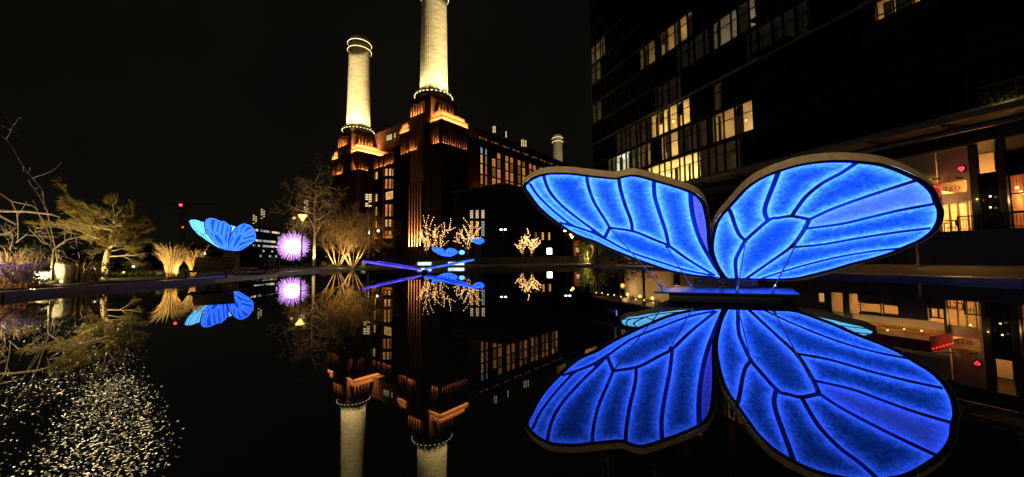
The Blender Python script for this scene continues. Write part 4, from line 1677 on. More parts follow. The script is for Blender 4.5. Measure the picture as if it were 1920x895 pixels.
# ---- ornamental grasses, lit from below
def grass_clump(base, h, n, lean, lab, seed, r=.18, m='straw', blade=.010, gcat='ornamental grass'):
    rg = random.Random(seed)
    mb = MB()
    for k in range(n):
        a = rg.uniform(0, 2 * PI)
        rr_ = rg.uniform(0, r)
        p0 = Vector((math.cos(a) * rr_, math.sin(a) * rr_, 0))
        dv = Vector((math.cos(a), math.sin(a), 0)) * rg.uniform(.04, .42) + Vector((*lean, 0)) * rg.uniform(.3, 1)
        hh = h * rg.uniform(.55, 1.05)
        pts_ = [p0, p0 + dv * hh * .25 + Vector((0, 0, hh * .5)), p0 + dv * hh * .75 + Vector((0, 0, hh * .85)), p0 + dv * hh * 1.25 + Vector((0, 0, hh * rg.uniform(.85, 1.08)))]
        mb.tube(pts_, [blade, blade * .8, blade * .55, blade * .2], 3, cap=False)
    o = mb.build('ornamental_grass', m, loc=base)
    return tag(o, lab, gcat, 'lit grass clumps on the left bank')


g1 = G(322, 521, .135)
grass_clump((g1.x, g1.y, .135), 1.0, 330, (-.04, .0), 'tall straw coloured grass clump glowing brightest on the left bank', 11, .12)
g2 = G(350, 520, .135)
grass_clump((g2.x, g2.y + .3, .135), .95, 170, (-.14, .0), 'shorter straw grass clump between the brightest clump and the lounger', 12, .10)
spot('grass_light', (g1.x + .1, g1.y - .75, .25), (g1.x - .05, g1.y, .75), 80, 80, (1.0, .66, .26), .7, .05)
spot('grass_light', (g2.x + .1, g2.y - .5, .2), (g2.x - .05, g2.y + .3, .8), 80, 80, (1.0, .66, .26), .7, .05)

# ---- bare trees in the middle, lit from the ground
def bare_tree(base, lab, cat, seed, trunk_h, trunk_r, n_limbs, limb, lvl, bark='bark', twig='twig', group=None, spread=.75, up=.05, kids=(3, 4), wob=.2, name='bare_tree', lean=(0, 0), minr=.006, start=.3):
    rg = random.Random(seed)
    t = thing(name, lab, cat, base, 0, group)
    m = MB()
    top = Vector((lean[0], lean[1], trunk_h))
    pts_ = [Vector((0, 0, 0)), top * .33 + Vector((rg.gauss(0, .03), rg.gauss(0, .03), 0)), top * .66 + Vector((rg.gauss(0, .05), rg.gauss(0, .05), 0)), top]
    m.tube(pts_, [trunk_r * 1.25, trunk_r, trunk_r * .75, trunk_r * .35], 8)
    m.build('trunk', bark, t)
    c = MB()
    ends = []
    for k in range(n_limbs):
        f_ = start + (1 - start) * (k + .5) / n_limbs
        i = min(2, int(f_ * 3))
        q = pts_[i].lerp(pts_[i + 1], f_ * 3 - i)
        a = k * 2.4 + rg.uniform(-.4, .4)
        d = Vector((math.cos(a), math.sin(a), rg.uniform(.15, .9)))
        grow(c, q, d, limb * (1.15 - .55 * f_) * rg.uniform(.75, 1.2), trunk_r * .42, lvl, rg, ends, kids, .66, spread, 0, wob, 4, 0, 4, minr, up)
    c.build('branches', twig, t)
    return t, ends


tb = G(588, 499.5, .135)
bare_tree((tb.x, tb.y, .135), 'tall bare tree with pale lit trunk left of the power station', 'tree', 21, 8.6, .12, 19, 2.6, 3, 'bark', 'twig', spread=.78, up=.02, minr=.010, start=.34)
spot('tree_light', (tb.x + .5, tb.y - .7, .26), (tb.x, tb.y, 3.2), 1300, 80, (1.0, .72, .32), .8, .05)
for px, sd, h in ((632, 31, 1.75), (661, 32, 1.95)):
    s_ = G(px, 502, .135)
    t = thing('multi_stem_shrub', 'golden lit many stemmed bare shrub, ' + ('left' if px < 650 else 'right') + ' one of two before the power station', 'shrub', (s_.x, s_.y, .135), 0, 'golden lit shrubs')
    st_m, br = MB(), MB()
    rg = random.Random(sd)
    for k in range(9):
        a = k * 2.4
        d = Vector((math.cos(a) * .55, math.sin(a) * .55, 1)).normalized()
        p0 = Vector((math.cos(a) * .12, math.sin(a) * .12, 0))
        L_ = 1.15 * h
        mid = p0 + d * L_ * .5 + Vector((rg.gauss(0, .04), rg.gauss(0, .04), 0))
        end = p0 + d * L_
        st_m.tube([p0, mid, end], [.026, .020, .013], 5)
        for q in range(4):
            grow(br, mid.lerp(end, q / 3), d + Vector((rg.gauss(0, .55), rg.gauss(0, .55), .1)), 1.1 * h, .013, 2, rg, None, (4, 5), .6, .7, 0, .18, 3, 0, 4, .006, .02)
    st_m.build('stems', 'bark', t)
    br.build('branches', 'twig', t)
    spot('shrub_light', (s_.x - .2, s_.y - .9, .26), (s_.x, s_.y, 1.6), 400, 110, (1.0, .62, .24), .8, .05)
    point('shrub_light', (s_.x + .45, s_.y - .3, .9), 90, (1.0, .55, .16), .05)
# low plants along the far-left bank edge
for i, (px, py, h, n, mm) in enumerate(((607, 501, .5, 60, 'straw'), (682, 499, .45, 60, 'green_leaf'), (620, 500, .4, 50, 'straw'), (575, 503, .35, 50, 'straw'))):
    g_ = G(px, py, .135)
    grass_clump((g_.x, g_.y, .135), h, n, (0, 0), ['dim straw grass tuft right of the pale tree trunk', 'yellow green lit tuft right of the golden shrubs', 'low straw tuft at the left foot of the golden shrubs', 'low dim tuft below the violet light sphere'][i], 40 + i, .16, mm)
g_ = G(682, 499, .135)
point('tuft_light', (g_.x, g_.y - .3, .4), 12, (1.0, .75, .2), .05)

# ---- street lamps
def street_lamp(px, py, Y, base, lab, kind, r=.14, power=0, col=(1, .8, .5), arm=0):
    c = P(px, py, Y)
    t = thing('street_lamp', lab, 'street lamp', (c.x, c.y, base), 0, 'street lamps')
    h = c.z - base
    MB().tube([(0, 0, 0), (0, 0, .5), (0, 0, h - .1)], [.09, .06, .045], 8).build('post', 'black_metal', t)
    if kind == 'lamp_yellow':
        MB().lathe([(.03, -.42), (.30, .05), (.30, .10), (.02, .26)], 12, (0, 0, h)).build('lantern_frame', 'black_metal', t)
        MB().lathe([(.02, -.44), (.31, .0), (.29, .08), (.01, .10)], 12, (0, 0, h - .02)).build('lantern_glass', kind, t)
    elif arm:
        MB().box((-arm, -.05, h - .02), (arm, .05, h + .06)).build('cross_arm', 'black_metal', t)
        for s in (-1, 1):
            MB().ball((s * arm, 0, h - .02), r, 8, sz=.6).build('lamp_head', kind, t)
    else:
        MB().ball((0, 0, h), r, 8).build('lamp_head', kind, t)
    if power:
        point('street_lamp_light', (c.x, c.y - .5, c.z - .4), power, col, .1)
    return t


street_lamp(567.5, 404, 28.5, .1, 'yellow street lamp glowing among the branches of the bare tree', 'lamp_yellow', power=260, col=(1, .66, .2))
street_lamp(551.5, 409, 36, .1, 'smaller yellow street lamp left of the brighter one in the branches', 'bulb', .13)
street_lamp(943.5, 430.5, 70, 1.0, 'double headed street lamp against the dark annex wall', 'lamp_white', .26, 50, arm=.4)
street_lamp(1062.5, 433, 58, 1.0, 'double headed white street lamp left below the left wing', 'lamp_white', .24, 40, arm=.3)
street_lamp(1070, 439.5, 75, 1.0, 'yellow street lamp just right of the white one below the left wing', 'lamp_yellow')
street_lamp(1072.5, 443.5, 66, 1.0, 'lower yellow street lamp near the red kiosk', 'lamp_yellow')
street_lamp(709, 433, 95, 1.0, 'single white street lamp before the brick wall between the two chimneys', 'lamp_white', .3, 300, (1, .95, .8))

# ---- trees wound with fairy lights
def fairy_tree(base, h, lab, seed, n_limb, spread, lvl=1, up=.06, bare=False):
    rg = random.Random(seed)
    t = thing('fairy_light_tree', lab, 'tree', base, 0, 'trees wound with fairy lights')
    m, br, ends = MB(), MB(), []
    m.tube([(0, 0, 0), (0, 0, h * .2)], [.14, .10], 6)
    m.build('trunk', 'bark_dark', t)
    for k in range(n_limb):
        a = k * 2.4 + rg.uniform(-.3, .3)
        d = Vector((math.cos(a) * spread, math.sin(a) * spread, 1))
        grow(br, (0, 0, h * rg.uniform(.05, .22)), d, h * rg.uniform(.5, .8), .05, lvl, rg, ends, (2, 3), .42, .6, 0, .13, 4, 0, 5, .015, up)
    br.build('branches', 'bark_dark', t)
    fb = MB()
    # bulbs every few centimetres along the limbs: sample the tube vertices
    k = max(1, int(len(br.v) / 300))
    for i in range(0, len(br.v), k):
        if rg.random() < .8:
            p = br.v[i]
            fb.octa((p[0] + rg.gauss(0, .03), p[1] + rg.gauss(0, .03), p[2] + rg.gauss(0, .03)), rg.uniform(.03, .06))
    stuff(fb.build('fairy_lights', 'fairy', t))
    point('fairy_glow', Vector(base) + Vector((0, -.6, h * .35)), 25, AMBER, .1)
    return t


for (px, py, Y, h, lab, sd, nl, sp) in (
        (800, 478, 58, 4.9, 'slim fairy light tree beside the lit brick flutes', 51, 6, .35), (819, 478, 56, 6.0, 'tallest fairy light tree behind the small blue butterfly', 52, 9, .6),
        (878, 477, 58, 5.4, 'fairy light tree right of the small butterfly below the annex windows', 53, 8, .5),
        (997, 481, 52, 3.6, 'fan shaped fairy light tree right of the street lamp on the plaza', 54, 9, .62), (980, 479, 60, 3.9, 'fainter fairy light tree left behind the fan shaped one', 55, 6, .5)):
    b = P(px, py, Y)
    fairy_tree((b.x, b.y, max(1.0, b.z - .2)), h, lab, sd, nl, sp)

# ---- white lit bench at the far edge of the pool
b0 = P(778, 491, 35.8); b1 = P(872, 490, 35.8)
wb = thing('lit_bench', 'long stone bench with white glowing front panels behind the flat butterfly', 'bench', (b0.x, 35.8, .1))
Lb = b1.x - b0.x
MB().box((0, 0, .36), (Lb, .7, .48)).build('seat', 'concrete', wb)
MB().box((.03, .12, 0), (Lb - .03, .6, .36)).build('plinth', 'concrete', wb)
for (u0, u1) in ((.05, .32), (.66, .98)):
    MB().box((Lb * u0, .07, .04), (Lb * u1, .118, .34)).build('light_panel', 'white_panel', wb)
bx_ = P(866, 473.5, 46)
cl_ = thing('cyan_globe', 'small cyan white light globe right of the small blue butterfly', 'lamp', (bx_.x, bx_.y, .1))
MB().ball((0, 0, bx_.z - .1), .38, 12, sz=.75).build('globe', 'cyan', cl_)
MB().tube([(0, 0, 0), (0, 0, bx_.z - .45)], .06, 6).build('post', 'black_metal', cl_)

# ---- white light box and red kiosk on the plaza
q = P(1030, 471.5, 64)
lb = thing('light_box', 'bright white light box on the plaza beside the fan shaped fairy light tree', 'light box', (q.x, q.y, 1.0))
MB().box((-.42, -.2, q.z - 1.5), (.42, .2, q.z - .45)).build('lit_panel', 'lamp_white', lb)
MB().box((-.5, -.18, 0), (.5, .22, q.z - 1.5)).build('base', 'black_metal', lb)
q = P(1080.5, 470, 56)
kk = thing('red_kiosk', 'narrow red kiosk with white light below the left wing tip', 'kiosk', (q.x, q.y, 1.0))
MB().box((-.42, -.4, 0), (.42, .4, 2.35)).build('body', 'red', kk)
MB().box((-.48, -.46, 2.35), (.48, .46, 2.5)).build('roof', 'red', kk)
MB().box((-.1, -.43, .7), (.34, -.41, 1.35)).build('window', 'pane_cream', kk)
MB().box((-.34, -.43, .2), (-.16, -.41, 2.2)).build('door', 'pane_dim', kk)
point('kiosk_light', (q.x, q.y - 1.2, 2.6), 18, (1, .35, .2), .1)
# lit hedge and reddish terrace left of the wing
def leaf_bush(base, size, n, lab, seed, m='green_leaf', cat='shrub', ln=.12, group=None, name='leafy_shrub', stem=True):
    rg = random.Random(seed)
    t = thing(name, lab, cat, base, 0, group)
    lm = MB()
    cl_n = [Vector((rg.gauss(0, .36) * size[0], rg.gauss(0, .36) * size[1], rg.uniform(.15, 1) * size[2])) for _ in range(14)]
    for _ in range(n):
        c = rg.choice(cl_n)
        p = c + Vector((rg.gauss(0, .15) * size[0], rg.gauss(0, .15) * size[1], rg.gauss(0, .13) * size[2]))
        if p.z > .02:
            leaf_mesh(lm, p, ln * rg.uniform(.6, 1.2), ln * .5, rg)
    lm.build('foliage', m, t)
    if stem:
        sm_ = MB()
        for c in cl_n[:7]:
            sm_.tube([(0, 0, 0), c * .5 + Vector((rg.gauss(0, .05), rg.gauss(0, .05), 0)), c], [.03, .02, .008], 4)
        sm_.build('stems', 'bark_dark', t)
    return t


q = P(1100, 474, 44)
leaf_bush((q.x, q.y, .1), (2.2, 1.4, 3.0), 900, 'yellow lit leafy shrub left of the dark post below the left wing', 61, 'green_leaf', ln=.22)
point('bush_lamp', (q.x + .1, q.y - .6, .9), 240, (1.0, .78, .2), .1)
point('bush_lamp', (q.x + .6, q.y - 1.0, 2.0), 120, (1.0, .6, .2), .1)
q = P(1123, 500, 31.0)
dp = thing('dark_post', 'slim dark post standing at the pool edge below the left wing', 'post', (q.x, q.y + .5, .1))
MB().tube([(0, 0, 0), (0, 0, 2.5)], [.12, .10], 8).build('shaft', 'black_metal', dp)
MB().tube([(0, 0, 0), (0, 0, .06)], .16, 8).build('base', 'black_metal', dp)

# ---- bar pavilion with string bulbs and heaters, mostly hidden behind the near wing
PC = Vector((8.6, 36.6, .1))
pdir = Vector((10.6 - 8.0, 26 - 35.5, 0)).normalized()
pv_rz = math.atan2(pdir.y, pdir.x)
pav = thing('bar_pavilion', 'open bar pavilion with glowing back wall and dark roof behind the left wing', 'pavilion', PC, pv_rz)
MB().box((-.6, -.3, 3.05), (13.5, 4.2, 3.25)).build('roof', 'black_metal', pav)
MB().box((-.62, -.34, 2.98), (13.5, -.3, 3.12)).build('roof_edge', 'cream', pav)
MB().box((.2, 2.9, .4), (7.2, 3.1, 3.05)).build('back_wall', 'cream', pav)
MB().box((8.2, 2.9, .4), (13.0, 3.1, 3.05)).build('back_wall', 'wood', pav)
MB().box((-.5, -.2, 0), (13.4, 4.1, .12)).build('deck', 'wood', pav)
for x in (-.3, 4.2, 7.7, 11.6):
    MB().box((x - .07, -.2, .12), (x + .07, -.06, 3.05)).build('post', 'black_metal', pav)
for x in (1.6, 3.6, 5.4):
    o = MB().ball((x, 2.3, 2.75), .14, 8).build('ceiling_lamp', 'lamp_yellow', pav)
    point('pavilion_lamp', (x, 2.0, 2.5), 60, (1.0, .62, .22), .1, parent=pav)
for x in (9.4, 11.3):
    MB().ball((x, 1.6, 2.6), .13, 8).build('ceiling_lamp', 'lamp_yellow', pav)
    point('pavilion_lamp', (x, 1.4, 2.4), 40, (1.0, .58, .2), .1, parent=pav)
for x, lab in ((2.9, 'orange glowing patio heater in the left half of the bar pavilion'), (10.4, 'orange glowing patio heater in the right half of the bar pavilion')):
    w_ = PC + Matrix.Rotation(pv_rz, 3, 'Z') @ Vector((x, .9, .12))
    t = thing('patio_heater', lab, 'heater', w_, 0, 'patio heaters')
    MB().lathe([(.2, 0), (.2, .3), (.05, .36), (.04, 1.5)], 10).build('base', 'black_metal', t)
    MB().lathe([(.12, 1.5), (.22, 1.55), (.22, 1.75), (.12, 1.8)], 12).build('glow_head', 'heater', t)
    MB().lathe([(.02, 2.0), (.42, 1.86), (.42, 1.84), (.02, 1.84)], 14).build('hood', 'steel', t)
    point('heater_light', w_ + Vector((0, -.3, 1.7)), 40, (1, .25, .05), .1)
o = thing('string_lights', 'string of warm bulbs hanging under the pavilion roof edge', 'string lights', PC, pv_rz)
MB().tube([(x * .5, -.42, 2.72 - .10 * abs(math.sin(x * .5 * PI / 2.2))) for x in range(0, 27)], .012, 4).build('cable', 'black_metal', o)
bmesh_ = MB().ball((0, 0, 0), .07, 8).mesh('bulb', 'bulb')
for x in range(12):
    obj('bulb', bmesh_, o, (.4 + x * 1.1, -.42, 2.60 - .06 * (x % 2)))
for i, (x, y, h) in enumerate(((1.0, -1.0, .9), (2.6, -1.1, 1.2), (4.4, -1.0, .9), (6.6, -.9, 1.1), (9.0, -1.0, .8))):
    w_ = PC + Matrix.Rotation(pv_rz, 3, 'Z') @ Vector((x, y, 0))
    leaf_bush(w_, (.9, .6, h), 260, ['low terrace shrub at the left end of the bar pavilion', 'tall terrace shrub before the left heater', 'low terrace shrub in the middle of the pavilion front', 'spiky terrace shrub before the pavilion centre post', 'low terrace shrub before the right heater'][i], 70 + i, 'green_leaf', ln=.14, group='terrace shrubs')
# purple edged balcony sign
q = fq(1137, 583, 4.0, True)
ps_ = thing('violet_sign', 'small violet edged light sign on the tower above the bar pavilion', 'sign', fpt(q[0], 4.0, q[1]), tw_rz)
MB().box((0, 0, -.35), (2.4, .12, -.2)).build('frame', 'cream', ps_)
MB().box((2.4, 0, -.4), (2.5, .12, .4)).build('light_edge', emit('violet_edge', (.25, .12, 1), 3, False), ps_)
MB().box((.05, .04, -.2), (2.4, .1, .35)).build('panel', 'navy', ps_)

# ================================================================== LEFT BANK PLANTING
rg = random.Random(77)
# low spreading shrub with sweeping needle branches
sb_ = P(196, 512, 11.0)
t = thing('needle_shrub', 'wide spreading shrub with layered olive needle branches lit from below on the left bank', 'shrub', (sb_.x, sb_.y, .135))
m, br, nd = MB(), MB(), MB()
m.tube([(0, 0, 0), (.05, 0, .6), (.12, .05, 1.2), (.22, .05, 1.75)], [.09, .075, .055, .03], 8)
m.build('trunk', 'bark', t)
t.scale = (.96, .96, 1.12)


def needles(mb, p, d, n, ln):
    for _ in range(n):
        u = (d + Vector((rg.gauss(0, .45), rg.gauss(0, .45), rg.gauss(0, .35) + .15))).normalized()
        w = u.orthogonal().normalized() * .0045
        q = p + Vector((rg.gauss(0, .02), rg.gauss(0, .02), rg.gauss(0, .015)))
        l_ = ln * rg.uniform(.6, 1.2)
        mb.add([q - w, q + w, q + u * l_], [(0, 1, 2)])


for k in range(46):
    f_ = rg.uniform(.18, 1.0)
    z = .35 + 1.35 * f_
    a = rg.choice([rg.gauss(PI, .8), rg.gauss(0, .8), rg.uniform(0, 2 * PI)])
    d = Vector((math.cos(a), math.sin(a) * .7, rg.uniform(-.12, .35)))
    e_ = []
    L_ = rg.uniform(.55, 1.15) * (1.25 - .55 * f_) * (1.25 if math.cos(a) < 0 else .75)
    grow(br, (.05 + .15 * f_, 0, z), d, L_, .022, 2, rg, e_, (3, 4), .48, .5, 0, .14, 4, 0, 4, .005, .01)
    for p in e_:
        needles(nd, p, Vector((math.cos(a), math.sin(a) * .7, .1)), 4, .13)
br.build('branches', 'bark', t)
nd.build('needles', 'needle', t)
spot('shrub_spot', (sb_.x - .9, sb_.y - 1.8, .2), (sb_.x - .1, sb_.y, 1.3), 520, 100, (1.0, .76, .28), .8, .04)
point('shrub_spot', (sb_.x + .1, sb_.y - .6, .42), 60, (1.0, .72, .3), .04)


def px_branch(mb, pts, Y, r0, r1, n=5):
    P_ = [P(x, y, Y + dy) for (x, y, dy) in [(p if len(p) == 3 else (*p, 0)) for p in pts]]
    k = len(P_)
    mb.tube(P_, [r0 + (r1 - r0) * i / (k - 1) for i in range(k)], n)
    return P_


# bare shrub with long horizontal limbs reaching in from the left
b0_ = P(-30, 540, 7.8)
t = thing('bare_limb_shrub', 'bare pale shrub with long level limbs reaching in from the left edge', 'shrub', (b0_.x, b0_.y, .135))
m = MB()
for pts_, r0, r1 in (([(-60, 420), (0, 396), (50, 397), (95, 402), (112, 407)], .030, .012), ([(-60, 380), (0, 363), (22, 378), (60, 386), (72, 394)], .013, .005),
                     ([(-50, 372), (0, 405), (30, 421)], .022, .016), ([(112, 407), (107, 418), (104, 425)], .010, .005), ([(-40, 470), (0, 440), (20, 436), (24, 450), (18, 470)], .016, .006),
                     ([(22, 380), (32, 400), (34, 430), (33, 455)], .010, .006), ([(-40, 560), (-30, 470), (-60, 420)], .05, .03), ([(72, 400), (88, 425), (95, 450), (97, 470)], .009, .005),
                     ([(110, 420), (140, 426), (163, 427)], .013, .005), ([(112, 424), (130, 436), (160, 442)], .012, .005), ([(102, 467), (125, 450), (160, 442), (190, 447)], .016, .006),
                     ([(97, 520), (100, 490), (102, 467)], .03, .018), ([(30, 455), (50, 440), (62, 442), (110, 445)], .008, .004), ([(55, 430), (80, 455), (92, 460)], .009, .004)):
    q = px_branch(m, pts_, 8.0, r0 * 1.15, r1 * 1.15)
m.v = [tuple(Vector(v) - Vector((b0_.x, b0_.y, .135))) for v in m.v]
m.build('limbs', 'bark', t)
tw = MB()
for k in range(60):
    px, py = rg.uniform(5, 150), rg.uniform(430, 505)
    p = P(px, py, 8.0 + rg.uniform(-.3, .7)) - Vector((b0_.x, b0_.y, .135))
    grow(tw, p, Vector((rg.gauss(0, 1), rg.gauss(0, .5), rg.uniform(.1, 1.2))), rg.uniform(.15, .42), .0065, 1, rg, None, (1, 3), .6, .7, 0, .22, 3, 0, 4, .003)
stuff(tw.build('twigs', 'bark', t))
spot('limb_light', (-10.3, 6.7, .3), (-11.0, 8.1, 1.5), 170, 120, (1.0, .78, .48), .8, .04)
spot('limb_light', (-11.5, 6.4, .5), (-11.2, 8.4, 2.3), 200, 110, (1.0, .74, .45), .8, .04)

# tall thin twig
b1_ = P(110, 520, 8.3)
t = thing('tall_twig', 'tall thin crooked twig rising against the black sky at the left edge', 'twig', (b1_.x, b1_.y, .135))
m = MB()
for pts_, r0, r1 in (([(112, 520), (104, 470), (88, 395), (76, 372), (65, 355), (57, 345), (53, 337)], .012, .006), ([(84, 392), (80, 358), (72, 347), (60, 333), (46, 318), (37, 303), (25, 280), (12, 262), (0, 253), (-15, 245)], .007, .004),
                     ([(80, 357), (79, 366)], .004, .003), ([(62, 334), (80, 328), (97, 321), (106, 315), (114, 306)], .0045, .002), ([(52, 323), (55, 322), (57, 314)], .005, .004), ([(44, 322), (43, 316), (45, 312)], .005, .003),
                     ([(12, 262), (18, 250), (23, 238), (34, 258)], .0045, .003), ([(23, 238), (16, 226), (8, 218)], .004, .003), ([(23, 238), (30, 230), (34, 222), (40, 221)], .0045, .004), ([(18, 244), (8, 238), (-5, 233)], .004, .003),
                     ([(65, 355), (71, 353), (69, 351)], .004, .003), ([(33, 405), (51, 378), (60, 385)], .006, .003), ([(62, 376), (78, 415), (92, 440)], .007, .004)):
    px_branch(m, pts_, 8.3, r0 * 1.2, r1 * 1.2, 4)
m.v = [tuple(Vector(v) - Vector((b1_.x, b1_.y, .135))) for v in m.v]
for i in range(0, len(m.v), 9):
    if rg.random() < .35:
        leaf_mesh(m, m.v[i], .03, .014, rg)
m.build('stem', 'bark', t)

# straw heap, purple flowers, dry leaves, lit boulder
g_ = P(14, 505, 7.4)
grass_clump((g_.x - .1, g_.y, .135), .75, 420, (-.12, -.12), 'pale drooping straw heap at the left edge above the purple flowers', 91, .42, 'straw', .009)
g_ = P(148, 515, 8.6)
grass_clump((g_.x, g_.y, .135), .52, 170, (.10, -.08), 'pale drooping strap leaves right of the lit boulder', 92, .20, 'straw', .013)
g_ = P(36, 535, 7.1)
leaf_bush((g_.x, g_.y, .135), (.66, .36, .42), 1500, 'low mound of pale purple flowers at the left edge', 93, 'purple_leaf', 'flowers', .055)
g_ = P(45, 552, 6.85)
leaf_bush((g_.x, g_.y, .135), (.6, .16, .10), 500, 'orange brown dry leaves along the pool edge below the purple flowers', 94, 'dry_leaf', 'dry leaves', .06, stem=False, name='dry_leaf_pile')
g_ = P(118, 532, 8.3)
t = thing('lit_boulder', 'pale upright boulder glowing yellow white among the twigs on the left bank', 'boulder', (g_.x, g_.y, .135))
bm = bmesh.new()
bmesh.ops.create_icosphere(bm, subdivisions=3, radius=1)
for v in bm.verts:
    n_ = 1 + .16 * math.sin(v.co.x * 4.1 + 1) * math.cos(v.co.z * 3.3) + .08 * math.sin(v.co.y * 9)
    v.co = Vector((v.co.x * .17 * n_, v.co.y * .15 * n_, v.co.z * .30 * n_ + .24))
me = bpy.data.meshes.new('stone'); bm.to_mesh(me); bm.free(); me.materials.append(MT['stone'])
for p_ in me.polygons: p_.use_smooth = True
obj('stone', me, t)
g2_ = P(84, 534, 8.1)
t2_ = thing('lit_boulder', 'lower pale boulder half hidden by twigs, left of the glowing upright boulder', 'boulder', (g2_.x, g2_.y, .135), .8)
o = obj('stone', me, t2_); o.scale = (1.3, 1.1, .62)
point('boulder_light', (g_.x - .05, g_.y - .5, .34), 44, (1.0, .86, .42), .04)
point('boulder_light', (g2_.x + .02, g2_.y - .46, .34), 12, (1.0, .86, .5), .04)
point('flower_light', (-9.8, 6.55, .75), 26, (1.0, .76, .6), .05)
point('flower_light', (-10.5, 6.25, .9), 24, (1.0, .74, .5), .05)
point('dry_leaf_light', (-9.5, 6.4, .45), 5, (1.0, .5, .14), .04)
# green twiggy shrub behind
g_ = P(70, 500, 9.2)
leaf_bush((g_.x, g_.y, .135), (.8, .4, .8), 900, 'olive leafy shrub behind the boulders on the left bank', 95, 'green_leaf', 'shrub', .07)
g_ = P(180, 500, 9.8)
leaf_bush((g_.x, g_.y, .135), (.55, .35, .5), 700, 'olive yellow shrub at the foot of the needle shrub', 96, 'needle', 'shrub', .06)
# low lit hedge and path lamps further along the bank
h0 = P(232, 488, 16); h1 = P(280, 487, 16)
t = thing('low_hedge', 'low clipped hedge with yellow lit top between needle shrub and straw grass', 'hedge', (h0.x, h0.y, .135))
lm = MB()
for _ in range(900):
    leaf_mesh(lm, (rg.uniform(0, h1.x - h0.x), rg.uniform(-.15, .15), rg.uniform(.05, h0.z - .2)), .07, .035, rg)
lm.build('foliage', 'green_leaf', t)
point('hedge_light', (h0.x + .5, h0.y - .1, h0.z + .25), 14, (1.0, .72, .12), .05)
for (px, py, lab) in ((250, 500, 'small white path lamp under the low hedge'), (181, 505, 'small white path lamp at the foot of the needle shrub'), (384, 476, 'small white path lamp right behind the straw grass'), (232, 511, 'small orange path lamp left of the straw grass')):
    q = P(px, py, 15 if px != 181 else 10)
    t = thing('path_lamp', lab, 'path lamp', (q.x, q.y, .135), 0, 'path lamps on the left bank')
    hh = max(.08, q.z - .135)
    MB().tube([(0, 0, 0), (0, 0, hh - .04)], .014, 6).build('post', 'black_metal', t)
    MB().ball((0, 0, hh), .035, 8).build('lamp_head', 'lamp_white' if 'white' in lab else 'lamp_yellow', t)
    point('path_lamp_light', (q.x, q.y - .15, q.z + .06), 2.5, (1, .8, .5), .03)

# ground cover over the bank
gm = MB()
bankp = np.array(bank)
cnt = 0
while cnt < 5200:
    y = 5.2 + 23 * rg.random() ** 1.7
    edge_x = np.interp(y, [4, 6.4, 7.4, 8.4, 9.9, 12.2, 17.3, 22.2, 28.9], [-9.25, -9.35, -9.6, -9.72, -9.9, -10.4, -11.55, -12.15, -11.9])
    x = edge_x - .05 - abs(rg.gauss(0, 1.6))
    h = rg.uniform(.03, .13)
    a = rg.uniform(0, PI)
    w = .006 + .0004 * y
    d = Vector((rg.gauss(0, .05), rg.gauss(0, .05), h))
    p = Vector((x, y, .234))
    u = Vector((math.cos(a), math.sin(a), 0)) * w
    gm.add([p - u, p + u, p + d], [(0, 1, 2)])
    cnt += 1
o = gm.build('ground_cover', 'green_leaf')
tag(o, 'low dark ground cover between the shrubs on the left bank', 'ground cover', kind='stuff')

# ================================================================== FLOATING LEAVES ON THE NEAR WATER
lm = MB()
ctr = G(205, 800, 0)
far_ = G(205, 712, 0)
rad = (far_ - ctr).length
n_ = 0
for _ in range(60000):
    if n_ >= 5000: break
    if rg.random() < .20:
        a, r_ = rg.uniform(0, 2 * PI), math.sqrt(rg.random())
        al = ctr.normalized(); ac = Vector((-al.y, al.x, 0))
        p = Vector((ctr.x, ctr.y, 0)) + ac * (math.cos(a) * r_ * rad * .15 + .03 * rg.gauss(0, 1)) + al * (math.sin(a) * r_ * rad + .04 * rg.gauss(0, 1))
    else:
        yy = .9 + 3.0 * rg.random() ** 1.5
        p = Vector((-yy * rg.uniform(.85, 1.55), yy, 0))
        lim = -1.0 * p.y - .05 + .06 * rg.gauss(0, 1)
        if p.x > lim: continue
        dens = .5 + .5 * math.sin(p.x * 3.1 + 1.3 * math.sin(p.y * 2.3)) * math.cos(p.y * 2.7 + p.x)
        if rg.random() > dens ** 2.2: continue
    s_ = rg.uniform(.004, .0095) * (1 if rg.random() < .93 else 1.5)
    a = rg.uniform(0, 2 * PI)
    el = rg.gauss(0, .30)
    u = Vector((math.cos(a) * math.cos(el), math.sin(a) * math.cos(el), math.sin(el)))
    v = Vector((0, 0, 1)).cross(u).normalized()
    v = (v + Vector((0, 0, rg.gauss(0, .25)))).normalized()
    c = p + Vector((0, 0, .004 + abs(u.z) * s_ * .5 + abs(v.z) * s_ * .35))
    lm.add([c - u * s_ * .5, c + v * s_ * .32 - u * s_ * .1, c + u * s_ * .5, c - v * s_ * .32 - u * s_ * .1], [(0, 1, 2, 3)])
    n_ += 1
o = lm.build('floating_leaves', 'pale_leaf')
tag(o, 'thousands of tiny pale leaves floating on the dark water in the near left corner', 'leaves', kind='stuff')
spot('leaf_light', (-7.2, 4.6, 1.3), (-1.9, 1.5, 0), 6500, 60, (1.0, .80, .44), .8, .05)
spot('leaf_light', (-4.2, -1.6, 1.6), (-2.0, 1.6, 0), 900, 80, (1.0, .84, .55), .8, .05)  # extra unseen lamp, added to brighten the leaves from the near side

